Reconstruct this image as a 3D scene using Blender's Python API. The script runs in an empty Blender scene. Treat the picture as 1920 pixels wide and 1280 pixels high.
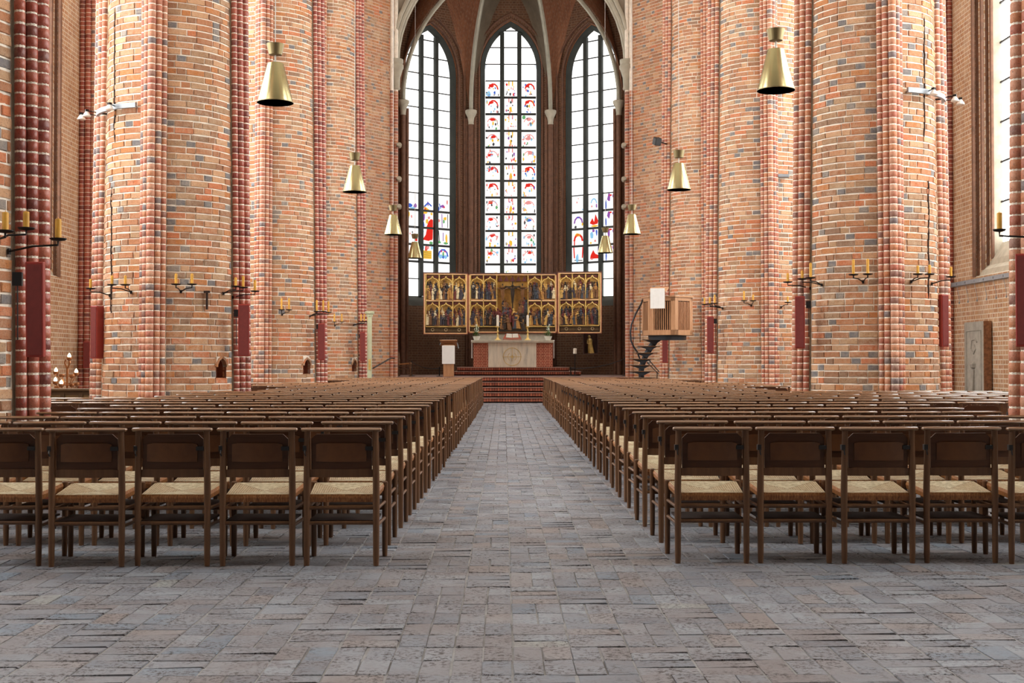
import bpy, math, random
from math import sin, cos, pi, radians, atan2, sqrt
from mathutils import Vector, Matrix
random.seed(7)
scene = bpy.context.scene
COL = scene.collection

# ------------------------------------------------------------------ camera, world, exposure
F_PX = 2400.0
CAM_H = 1.2
PITCH, YAW = math.atan(43 / F_PX), radians(0.358)
cam_data = bpy.data.cameras.new('camera')
cam_data.sensor_width = 36.0
cam_data.lens = F_PX / 1920 * 36
cam_data.clip_end = 300
cam = bpy.data.objects.new('camera', cam_data)
COL.objects.link(cam)
cam.location = (0, 0, CAM_H)
cam.rotation_euler = (pi / 2 + PITCH, 0, -YAW)
scene.camera = cam

world = bpy.data.worlds.new('overcast_sky')
scene.world = world
world.use_nodes = True
world.node_tree.nodes['Background'].inputs[0].default_value = (0.9, 0.95, 1.0, 1)
world.node_tree.nodes['Background'].inputs[1].default_value = 1.0
scene.view_settings.view_transform = 'Standard'
scene.view_settings.look = 'None'
scene.view_settings.gamma = 1.0
scene.view_settings.use_curve_mapping = False
scene.view_settings.exposure = EXPOSURE = -0.12
scene.cycles.use_denoising = True
scene.cycles.use_light_tree = False
scene.cycles.max_bounces = 6
scene.cycles.diffuse_bounces = 4
scene.cycles.glossy_bounces = 2
scene.cycles.sample_clamp_indirect = 6.0
GLASS_POWER = 10.0          # daylight coming through the clear church windows

# ------------------------------------------------------------------ helpers
def W(px, py, Y):
    """point of the place seen at pixel (px,py) of the 1920x1280 photo at distance Y along the nave"""
    d = Vector(((px - 960) / F_PX, (640 - py) / F_PX, -1))
    d = Matrix.Rotation(-YAW, 3, 'Z') @ Matrix.Rotation(pi / 2 + PITCH, 3, 'X') @ d
    return Vector((0, 0, CAM_H)) + d * (Y / d.y)

def project(p):
    d = Matrix.Rotation(-(pi / 2 + PITCH), 3, 'X') @ Matrix.Rotation(YAW, 3, 'Z') @ (Vector(p) - Vector((0, 0, CAM_H)))
    if d.z > -0.05: return (-9999, -9999)
    return (960 + F_PX * d.x / -d.z, 640 - F_PX * d.y / -d.z)

class MB:
    """collects faces; build() makes one mesh"""
    def __init__(s): s.v = []; s.f = []; s.m = []; s.uv = []; s.cur = 0; s.has_uv = False
    def mat(s, i): s.cur = i; return s
    def face(s, pts, uv=None):
        b = len(s.v); s.v.extend([tuple(p) for p in pts]); s.f.append(tuple(range(b, b + len(pts)))); s.m.append(s.cur)
        if uv: s.has_uv = True
        s.uv.append(uv)
    def mesh_part(s, vs, fs):
        b = len(s.v); s.v.extend([tuple(p) for p in vs])
        for f in fs: s.f.append(tuple(i + b for i in f)); s.m.append(s.cur); s.uv.append(None)
        return s
    def box(s, c, d, rz=0, M=None, ch=0.0):
        x, y, z = d[0] / 2, d[1] / 2, d[2] / 2
        if ch:
            k = ch
            vs = []
            for sx in (-1, 1):
                for sy in (-1, 1):
                    for sz in (-1, 1):
                        vs += [(sx * (x - k), sy * (y - k), sz * z), (sx * (x - k), sy * y, sz * (z - k)), (sx * x, sy * (y - k), sz * (z - k))]
            def I(sx, sy, sz, a): return ((sx > 0) * 4 + (sy > 0) * 2 + (sz > 0)) * 3 + a
            fs = []
            for t in (-1, 1):
                q = [I(-1, -1, t, 0), I(1, -1, t, 0), I(1, 1, t, 0), I(-1, 1, t, 0)]; fs.append(q if t > 0 else q[::-1])
                q = [I(-1, t, -1, 1), I(1, t, -1, 1), I(1, t, 1, 1), I(-1, t, 1, 1)]; fs.append(q if t < 0 else q[::-1])
                q = [I(t, -1, -1, 2), I(t, 1, -1, 2), I(t, 1, 1, 2), I(t, -1, 1, 2)]; fs.append(q if t > 0 else q[::-1])
            for a in (-1, 1):
                for b in (-1, 1):
                    fs.append([I(-1, a, b, 0), I(1, a, b, 0), I(1, a, b, 1), I(-1, a, b, 1)])
                    fs.append([I(a, -1, b, 0), I(a, 1, b, 0), I(a, 1, b, 2), I(a, -1, b, 2)])
                    fs.append([I(a, b, -1, 1), I(a, b, 1, 1), I(a, b, 1, 2), I(a, b, -1, 2)])
                    for c_ in (-1, 1): fs.append([I(a, b, c_, 0), I(a, b, c_, 1), I(a, b, c_, 2)])
        else:
            vs = [(sx * x, sy * y, sz * z) for sx in (-1, 1) for sy in (-1, 1) for sz in (-1, 1)]
            fs = [(0, 1, 3, 2), (4, 6, 7, 5), (0, 4, 5, 1), (2, 3, 7, 6), (0, 2, 6, 4), (1, 5, 7, 3)]
        R = M if M is not None else Matrix.Rotation(rz, 3, 'Z')
        c = Vector(c)
        return s.mesh_part([R @ Vector(v) + c for v in vs], fs)
    def tube(s, path, r, n=8, cap=True, sx=1.0):
        path = [Vector(p) for p in path]; k = len(path); rr = r if hasattr(r, '__len__') else [r] * k
        rings = []; up = None
        for i, p in enumerate(path):
            t = (path[min(i + 1, k - 1)] - path[max(i - 1, 0)]).normalized()
            if up is None:
                up = Vector((0, 0, 1)) if abs(t.z) < .9 else Vector((0, 1, 0))
            a = t.cross(up).normalized(); b = a.cross(t).normalized(); up = b
            rings.append([p + (a * cos(2 * pi * j / n) * sx + b * sin(2 * pi * j / n)) * rr[i] for j in range(n)])
        vs = [v for R_ in rings for v in R_]; fs = []
        for i in range(k - 1):
            for j in range(n):
                fs.append((i * n + j, i * n + (j + 1) % n, (i + 1) * n + (j + 1) % n, (i + 1) * n + j))
        if cap: fs.append(tuple(range(n))[::-1]); fs.append(tuple((k - 1) * n + j for j in range(n)))
        return s.mesh_part(vs, fs)
    def lathe(s, prof, c=(0, 0, 0), n=16, M=None):
        vs = []; fs = []; k = len(prof); c = Vector(c)
        for (r, z) in prof:
            for j in range(n):
                v = Vector((r * cos(2 * pi * j / n), r * sin(2 * pi * j / n), z))
                vs.append((M @ v if M is not None else v) + c)
        for i in range(k - 1):
            for j in range(n): fs.append((i * n + j, i * n + (j + 1) % n, (i + 1) * n + (j + 1) % n, (i + 1) * n + j))
        if prof[0][0] > 1e-4: fs.append(tuple(range(n))[::-1])
        if prof[-1][0] > 1e-4: fs.append(tuple((k - 1) * n + j for j in range(n)))
        return s.mesh_part(vs, fs)
    def prism(s, poly, fn, d0, d1):
        """polygon of (u,w) lifted by fn(u,w,d) between depths d0,d1"""
        n = len(poly)
        vs = [fn(u, w, d0) for u, w in poly] + [fn(u, w, d1) for u, w in poly]
        fs = [tuple(range(n)), tuple(range(2 * n - 1, n - 1, -1))] + [(i, i + n, (i + 1) % n + n, (i + 1) % n) for i in range(n)]
        return s.mesh_part(vs, fs)
    def mesh(s, name, mats, off=None, smooth=False):
        me = bpy.data.meshes.new(name)
        vs = s.v if off is None else [(v[0] - off[0], v[1] - off[1], v[2] - off[2]) for v in s.v]
        me.from_pydata(vs, [], s.f)
        for m in (mats if isinstance(mats, (list, tuple)) else [mats]): me.materials.append(m)
        if any(s.m): me.polygons.foreach_set('material_index', s.m)
        if s.has_uv:
            l = me.uv_layers.new(name='UVMap').data
            k = 0
            for f, uv in zip(s.f, s.uv):
                for j in range(len(f)):
                    if uv: l[k].uv = uv[j]
                    k += 1
        if smooth:
            me.polygons.foreach_set('use_smooth', [True] * len(me.polygons))
            try: me.set_sharp_from_angle(angle=radians(40))
            except Exception: pass
        me.update()
        return me

def link(name, data, parent=None, loc=(0, 0, 0), rz=0.0):
    o = bpy.data.objects.new(name, data); COL.objects.link(o)
    o.location = loc
    if rz: o.rotation_euler = (0, 0, rz)
    if parent is not None: o.parent = parent
    return o
def part(name, mb, mats, parent, smooth=False, local=False, label=None):
    """a mesh given in place coordinates, made a child of an unrotated parent (local=True: coordinates of the parent)"""
    off = None
    if not local:
        off = Vector(parent.location)
        p = parent.parent
        while p is not None: off = off + Vector(p.location); p = p.parent
    o = link(name, mb.mesh(name, mats, off, smooth), parent)
    if label: o['label'] = label
    return o
def solo(name, mb, mats, loc=(0, 0, 0), smooth=False):
    return link(name, mb.mesh(name, mats, loc, smooth), None, loc)
def empty(name, loc=(0, 0, 0), rz=0.0):
    o = link(name, None, None, loc, rz); o.empty_display_size = 0.2
    return o
def tag(o, label=None, cat=None, group=None, kind=None):
    if label: o['label'] = label
    if cat: o['category'] = cat
    if group: o['group'] = group
    if kind: o['kind'] = kind
    return o
def scatter(name, temps, inst, mats, parent, kind='stuff'):
    """joins many small pieces (template index, matrix) into one part"""
    vs = []; fs = []; ms = []
    for t, M in inst:
        tv, tf, tm = temps[t]; b = len(vs)
        a = [list(r) for r in M]
        (m00, m01, m02, m03), (m10, m11, m12, m13), (m20, m21, m22, m23) = a[0], a[1], a[2]
        for x, y, z in tv: vs.append((m00 * x + m01 * y + m02 * z + m03, m10 * x + m11 * y + m12 * z + m13, m20 * x + m21 * y + m22 * z + m23))
        for f in tf: fs.append(tuple(i + b for i in f))
        ms.extend(tm)
    me = bpy.data.meshes.new(name); me.from_pydata(vs, [], fs)
    for m in (mats if isinstance(mats, (list, tuple)) else [mats]): me.materials.append(m)
    if any(ms): me.polygons.foreach_set('material_index', ms)
    me.update()
    o = link(name, me, parent)
    if kind: o['kind'] = kind
    return o

ORD = ['', 'first', 'second', 'third', 'fourth', 'fifth', 'sixth', 'seventh', 'eighth', 'ninth', 'tenth', 'eleventh', 'twelfth', 'thirteenth',
       'fourteenth', 'fifteenth', 'sixteenth', 'seventeenth', 'eighteenth', 'nineteenth', 'twentieth', 'twenty-first', 'twenty-second', 'twenty-third', 'twenty-fourth']

# ------------------------------------------------------------------ materials
def srgb(r, g, b):
    f = lambda c: (c / 255 / 12.92) if c / 255 <= .04045 else ((c / 255 + .055) / 1.055) ** 2.4
    return (f(r), f(g), f(b), 1)
class NT:
    def __init__(s, name):
        s.m = bpy.data.materials.new(name); s.m.use_nodes = True; s.t = s.m.node_tree; s.n = s.t.nodes
        s.b = s.n['Principled BSDF']
    def node(s, typ, **kw):
        n = s.n.new(typ)
        for k, v in kw.items():
            if k.startswith('i_'):
                key = k[2:]; n.inputs[int(key) if key.isdigit() else key.replace('_', ' ')].default_value = v
            else: setattr(n, k, v)
        return n
    def l(s, a, b): s.t.links.new(a, b)
    def mix(s, fac, a, b, mode='MIX'):
        n = s.n.new('ShaderNodeMix'); n.data_type = 'RGBA'; n.blend_type = mode
        for sock, val in ((n.inputs[0], fac), (n.inputs[6], a), (n.inputs[7], b)):
            if isinstance(val, (tuple, float, int)): sock.default_value = val
            else: s.l(val, sock)
        return n.outputs[2]
    def math(s, op, a, b=0.0, c=None):
        n = s.n.new('ShaderNodeMath'); n.operation = op
        for i, v in enumerate((a, b) if c is None else (a, b, c)):
            if isinstance(v, (float, int)): n.inputs[i].default_value = v
            else: s.l(v, n.inputs[i])
        return n.outputs[0]
    def noise(s, scale, vec=None, detail=3, rough=.6):
        n = s.node('ShaderNodeTexNoise', i_Scale=scale, i_Detail=detail, i_Roughness=rough)
        if vec is not None: s.l(vec, n.inputs['Vector'])
        return n.outputs['Fac']
    def pos(s): return s.n.new('ShaderNodeNewGeometry').outputs['Position']
    def ramp(s, fac, stops, interp='LINEAR'):
        n = s.n.new('ShaderNodeValToRGB'); n.color_ramp.interpolation = interp
        e = n.color_ramp.elements
        while len(e) < len(stops): e.new(0.5)
        for el, (p, c) in zip(e, stops): el.position = p; el.color = c
        s.l(fac, n.inputs[0]); return n.outputs[0]
    def bump(s, h, strength=.3, dist=.01):
        n = s.node('ShaderNodeBump', i_Strength=strength, i_Distance=dist)
        s.l(h, n.inputs['Height']); s.l(n.outputs[0], s.b.inputs['Normal'])
    def col(s, c): s.l(c, s.b.inputs['Base Color']); return s
    def rough(s, r):
        if isinstance(r, float): s.b.inputs['Roughness'].default_value = r
        else: s.l(r, s.b.inputs['Roughness'])
        return s

def plain(name, c, rough=.6, metal=0.0, vary=.25, scale=6.0, bump=0.0, spec=.5):
    t = NT(name); p = t.pos(); nz = t.noise(scale, p)
    dark = tuple(x * (1 - vary) for x in c[:3]) + (1,); lite = tuple(min(1, x * (1 + vary)) for x in c[:3]) + (1,)
    t.col(t.ramp(nz, [(.3, dark), (.7, lite)])); t.rough(float(rough)); t.b.inputs['Metallic'].default_value = metal
    t.b.inputs['Specular IOR Level'].default_value = spec
    if bump: t.bump(t.noise(scale * 6, p), bump, .01)
    return t.m
def glow(name, c, strength):
    t = NT(name); e = t.node('ShaderNodeEmission', i_Strength=strength); e.inputs[0].default_value = c
    t.l(e.outputs[0], t.n['Material Output'].inputs[0]); return t.m
def pieces(name, cols, dust=srgb(208, 188, 162), dust_amt=.35, rough=.85, gloss_dark=False):
    """one colour for each loose piece, picked at random, with lime dust and pits"""
    t = NT(name); p = t.pos()
    g = t.n.new('ShaderNodeNewGeometry'); oi = t.n.new('ShaderNodeObjectInfo')
    h = t.math('FRACT', t.math('ADD', g.outputs['Random Per Island'], t.math('MULTIPLY', oi.outputs['Random'], 7.31)))
    tot = sum(w for w, _ in cols); acc = 0; st = []
    for w, c in cols: st.append((acc / tot, c)); acc += w
    base = t.ramp(h, st, 'CONSTANT')
    big = t.noise(1.1, p, 1); mid = t.noise(16, p, 3, .7); fine = t.noise(80, p, 1, .7)
    d = t.math('MULTIPLY', t.math('MULTIPLY', t.ramp(big, [(.35, (.25, .25, .25, 1)), (.7, (1, 1, 1, 1))]), t.ramp(mid, [(.35, (0, 0, 0, 1)), (.75, (1, 1, 1, 1))])), dust_amt * 1.6)
    c = t.mix(d, base, dust)
    c = t.mix(t.ramp(fine, [(.28, (.55, .55, .55, 1)), (.42, (0, 0, 0, 1))]), c, (.05, .03, .025, 1))
    t.col(c); t.rough(float(rough)); t.bump(mid, .5, .012)
    return t.m
def walling(name, c1, c2, mortar, grey=.06, bw=.27, rh=.1, dark=srgb(95, 92, 95), ms=.010, dust=.0, spots=None):
    """brickwork too far off to pick apart: bond laid out in metres on the UV map"""
    t = NT(name); uv = t.n.new('ShaderNodeUVMap').outputs[0]
    b = t.node('ShaderNodeTexBrick', i_Scale=1.0, i_Mortar_Size=ms, i_Mortar_Smooth=.3, i_Bias=-.1, i_Brick_Width=bw, i_Row_Height=rh)
    b.offset = .5; b.squash = .52; b.squash_frequency = 2
    t.l(uv, b.inputs['Vector'])
    b.inputs['Color1'].default_value = c1; b.inputs['Color2'].default_value = c2; b.inputs['Mortar'].default_value = mortar
    p = t.pos(); big = t.noise(.7, p, 3); mid = t.noise(9, p, 4)
    c = t.mix(t.ramp(big, [(.3, (.45, .45, .45, 1)), (.7, (0, 0, 0, 1))]), b.outputs['Color'], tuple(x * .62 for x in c1[:3]) + (1,))
    c = t.mix(t.ramp(mid, [(.35, (.35, .35, .35, 1)), (.6, (0, 0, 0, 1))]), c, (.55, .5, .48, 1), 'MULTIPLY')
    if dust: c = t.mix(t.ramp(t.noise(2.2, p, 4), [(.45, (0, 0, 0, 1)), (.75, (dust, dust, dust, 1))]), c, mortar)
    t.col(c); t.rough(.88); t.bump(t.math('SUBTRACT', t.math('MULTIPLY', mid, .4), b.outputs['Fac']), .6, .012)
    return t.m

BR = [(12, srgb(176, 116, 77)), (12, srgb(184, 130, 91)), (12, srgb(166, 110, 75)), (11, srgb(194, 149, 111)), (9, srgb(150, 104, 73)),
      (9, srgb(184, 118, 66)), (8, srgb(162, 124, 91)), (6, srgb(192, 112, 70)), (7, srgb(176, 139, 104)), (4, srgb(140, 106, 82))]
BH = BR + [(16, srgb(112, 110, 112)), (7, srgb(134, 126, 120))]
M = {}
M['brick'] = pieces('brick_of_round_piers', BR, dust_amt=.42)
M['header'] = pieces('header_brick_of_round_piers', BH, dust_amt=.3)
M['shaft'] = pieces('moulded_shaft_brick', [(5, srgb(178, 108, 80)), (4, srgb(166, 90, 68)), (5, srgb(190, 130, 100)), (2, srgb(134, 90, 78)), (3, srgb(184, 116, 76)), (1, srgb(110, 96, 98))], dust_amt=.25, rough=.6)
M['shaft_red'] = pieces('glazed_red_shaft_brick', [(5, srgb(158, 74, 58)), (4, srgb(142, 62, 50)), (4, srgb(172, 88, 68)), (2, srgb(122, 60, 54)), (3, srgb(180, 104, 82))], dust_amt=.15, rough=.38)
M['mortar'] = plain('lime_mortar', srgb(234, 226, 212), .95, vary=.14, scale=9, bump=.4)
M['wall'] = walling('aisle_brickwork', srgb(186, 144, 104), srgb(162, 112, 80), srgb(212, 198, 176), dust=.35, ms=.014)
M['pier_far'] = walling('pier_brickwork', srgb(182, 122, 88), srgb(162, 106, 80), srgb(226, 216, 200), dust=.2, ms=.016)
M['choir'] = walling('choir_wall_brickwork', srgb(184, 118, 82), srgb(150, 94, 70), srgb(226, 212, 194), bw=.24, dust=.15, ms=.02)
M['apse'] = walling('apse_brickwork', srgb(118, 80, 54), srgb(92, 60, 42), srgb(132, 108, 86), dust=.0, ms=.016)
M['apse_lit'] = walling('lit_reveal_brickwork', srgb(176, 110, 66), srgb(140, 84, 54), srgb(170, 130, 96), bw=.14)  # apse brick repeated lighter: light painted on the reveal edges
M['vault'] = walling('vault_brickwork', srgb(152, 98, 66), srgb(126, 78, 54), srgb(150, 116, 92), bw=.2, rh=.085)
M['plaster'] = plain('grey_plaster', srgb(150, 142, 128), .9, vary=.12, scale=2, bump=.1)
M['rib'] = plain('grey_stone_rib', srgb(166, 162, 146), .8, vary=.14, scale=3, bump=.1)
M['sill_dark'] = plain('dark_grey_sill', srgb(84, 84, 78), .85, vary=.15, scale=3)
M['plaster_dark'] = plain('brown_grey_plaster', srgb(104, 92, 76), .9, vary=.15, scale=2)
M['stone'] = plain('pale_sandstone', srgb(176, 168, 150), .8, vary=.15, scale=5, bump=.15)
M['ceiling'] = plain('limewashed_vault', srgb(196, 188, 176), .95, vary=.05, scale=1)
M['frame'] = plain('shaded_window_stone', srgb(52, 56, 52), .75, vary=.2, scale=3)  # shade of the backlit jambs put into the stone colour
M['lead'] = plain('dark_lead_bar', srgb(40, 42, 42), .6, vary=.2)
M['iron'] = plain('black_wrought_iron', srgb(30, 28, 28), .5, metal=.6, vary=.3)
M['glass'] = glow('daylit_clear_glass', (1.0, .985, .95, 1), 2.4)
M['glass_far'] = glow('daylit_aisle_glass', (1.0, .985, .95, 1), GLASS_POWER)
M['glass_stain'] = glow('daylit_pale_stained_glass', (1.0, .985, .95, 1), 1.25)
for k, c in dict(red=(.8, .03, .02), blue=(.06, .14, .6), gold=(.95, .55, .06), violet=(.3, .1, .42), green=(.15, .42, .16), sky=(.3, .6, .85), rose=(.85, .32, .3), dark=(.10, .09, .10)).items():
    M['st_' + k] = glow('stained_glass_' + k, c + (1,), 1.1 if k != 'dark' else .8); M['st_' + k].cycles.emission_sampling = 'NONE'
# ------------------------------------------------------------------ layout of the church (x across, y along the nave, metres)
XC = 0.28                       # axis of the nave
XL, XR = -5.28, 5.84            # pier rows
PY = [11.1, 20.3, 29.1, 37.55]
WALL_L, WALL_R = -9.9, 10.5
BAYS = [(-6.0, 2.3), (2.3, 11.1), (11.1, 20.3), (20.3, 29.1), (29.1, 37.55), (37.55, 46.4)]
CEIL = 19.0
CH_Y, CH_L, CH_R = 41.6, -3.59, 4.08     # chancel arch
AISLE_END = 46.4
AP = [(XC - 4.5, 50.9), (XC - 1.73, 53.0), (XC + 1.73, 53.0), (XC + 4.5, 50.9)]
CHOIR_Z = 0.80

# ------------------------------------------------------------------ floor
def paver_material():
    t = NT('worn_brick_paver'); p = t.pos()
    g = t.n.new('ShaderNodeNewGeometry'); oi = t.n.new('ShaderNodeObjectInfo')
    h = t.math('FRACT', t.math('ADD', g.outputs['Random Per Island'], t.math('MULTIPLY', oi.outputs['Random'], 7.31)))
    base = t.ramp(h, [(0, srgb(126, 122, 124)), (.2, srgb(136, 130, 130)), (.36, srgb(116, 114, 118)), (.5, srgb(132, 128, 130)), (.64, srgb(128, 118, 116)),
                      (.76, srgb(142, 140, 142)), (.86, srgb(138, 124, 118)), (.93, srgb(116, 122, 130)), (.985, srgb(152, 146, 138))], 'CONSTANT')
    mp = t.node('ShaderNodeMapping'); mp.inputs['Scale'].default_value = (1, 1, .3); t.l(p, mp.inputs[0]); q = mp.outputs[0]
    pit = t.noise(40, q, 4, .75); mid = t.noise(9, q, 3); big = t.noise(1.3, q, 2)
    c = t.mix(t.ramp(mid, [(.35, (.5, .5, .5, 1)), (.65, (0, 0, 0, 1))]), base, srgb(106, 92, 90))
    c = t.mix(t.ramp(big, [(.4, (0, 0, 0, 1)), (.7, (.35, .35, .35, 1))]), c, srgb(150, 152, 156))
    pm = t.math('MULTIPLY', t.ramp(pit, [(.42, (.9, .9, .9, 1)), (.50, (0, 0, 0, 1))]), t.ramp(t.noise(5, q, 1), [(.36, (.15, .15, .15, 1)), (.6, (1, 1, 1, 1))]))
    c = t.mix(1.0, c, (1.10, 1.25, 1.37, 1), 'MULTIPLY'); c = t.mix(pm, c, srgb(46, 38, 38))
    t.col(c); t.rough(t.ramp(mid, [(.3, (.5, .5, .5, 1)), (.7, (.66, .66, .66, 1))])); t.bump(pit, .35, .006)
    t.b.inputs['Specular IOR Level'].default_value = .4
    return t.m
M['paver'] = paver_material()
M['joint'] = plain('sandy_floor_joint', srgb(146, 146, 146), .95, vary=.3, scale=4)
M['paver_far'] = walling('distant_floor_bricks', srgb(130, 122, 122), srgb(112, 104, 104), srgb(150, 144, 138), bw=.25, rh=.125)

def brick_temp(L, H, D, ch, jit, seed, sx=0.0):
    """a brick: x out of the wall, y along, z up; chamfered and slightly uneven face"""
    R = random.Random(seed); y, z = L / 2, H / 2
    j = lambda: R.uniform(-jit, jit)
    vs = [(-D, -y, -z), (-D, y, -z), (-D, y, z), (-D, -y, z)]
    o = [(sx - ch, -y + j(), -z + j()), (sx - ch, y + j(), -z + j()), (sx - ch, y + j(), z + j()), (sx - ch, -y + j(), z + j())]
    i_ = [(sx + j(), -y + ch * 1.3 + j(), -z + ch + j()), (sx + j(), y - ch * 1.3 + j(), -z + ch + j()), (sx + j(), y - ch * 1.3 + j(), z - ch + j()), (sx + j(), -y + ch * 1.3 + j(), z - ch + j())]
    vs += o + i_
    fs = [(8, 9, 10, 11)] + [(a, (a + 1) % 4, (a + 1) % 4 + 4, a + 4) for a in range(4)] + [(a + 4, (a + 1) % 4 + 4, (a + 1) % 4 + 8, a + 8) for a in range(4)]
    return (vs, fs, [0] * 9)
def temp_mesh(name, t, mats):
    me = bpy.data.meshes.new(name); me.from_pydata(t[0], [], t[1])
    for m in (mats if isinstance(mats, (list, tuple)) else [mats]): me.materials.append(m)
    if any(t[2]): me.polygons.foreach_set('material_index', t[2])
    me.update(); return me

mb = MB()
mb.face([(-10.6, -8, -.006), (11.2, -8, -.006), (11.2, 16.2, -.006), (-10.6, 16.2, -.006)])
mb.mat(1)
mb.face([(-10.6, 16.2, -.010), (11.2, 16.2, -.010), (11.2, 54, -.010), (-10.6, 54, -.010)], [(-10.6, 16.2), (11.2, 16.2), (11.2, 54), (-10.6, 54)])
floor = solo('floor', mb, [M['joint'], M['paver_far']]); tag(floor, kind='structure')
FT = [brick_temp(.236, .116, .03, .003, .003, 100 + i) for i in range(6)]
UPZ = Matrix.Rotation(-pi / 2, 4, 'Y')     # brick face up: x->z
cand = []
FR = random.Random(3)
B = .49
for j in range(-2, 75):
    for i in range(-16, 18):
        y0 = 4.0 + j * B; x0 = XC - .245 + i * B
        if y0 > 39.9: continue
        lim = .405 * (y0 + B) + .3
        if abs(x0) > lim + .5: continue
        if y0 > 15.7 and not (-1.7 < x0 < 1.75): continue
        if any(abs(x0 + .245 - px) < 1.0 and abs(y0 + .245 - py) < 1.0 for px in (XL, XR) for py in PY): continue
        hor = (i + j + (FR.random() < .12)) % 2
        for a in range(2):
            for b in range(4):
                if hor: cx, cy, rot = x0 + (a + .5) * B / 2, y0 + (b + .5) * B / 4, 0
                else: cx, cy, rot = x0 + (b + .5) * B / 4, y0 + (a + .5) * B / 2, pi / 2
                m = Matrix.Translation((cx + FR.uniform(-.003, .003), cy + FR.uniform(-.003, .003), FR.uniform(-.003, .001))) @ Matrix.Rotation(rot - pi / 2 + FR.uniform(-.012, .012), 4, 'Z') @ Matrix.Rotation(FR.uniform(-.005, .005), 4, 'X') @ UPZ
                cand.append((cy, cx, FR.randrange(6), m))
vis = []
rest = []
for cy, cx, t, m in cand:
    p = project((cx, cy, 0))
    (vis if 0 < p[0] < 1920 and 0 < p[1] < 1290 else rest).append((cy, cx, t, m))
vis.sort(key=lambda q: q[0] + .15 * abs(q[1]))
FM = [temp_mesh('paving_brick', t, M['paver']) for t in FT]
for cy, cx, t, m in vis[:300]:
    o = link('paving_brick', FM[t], floor); o.matrix_local = m
scatter('paving_bricks_beyond', FT, [(t, m) for _, _, t, m in vis[300:] + rest], M['paver'], floor)

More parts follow.
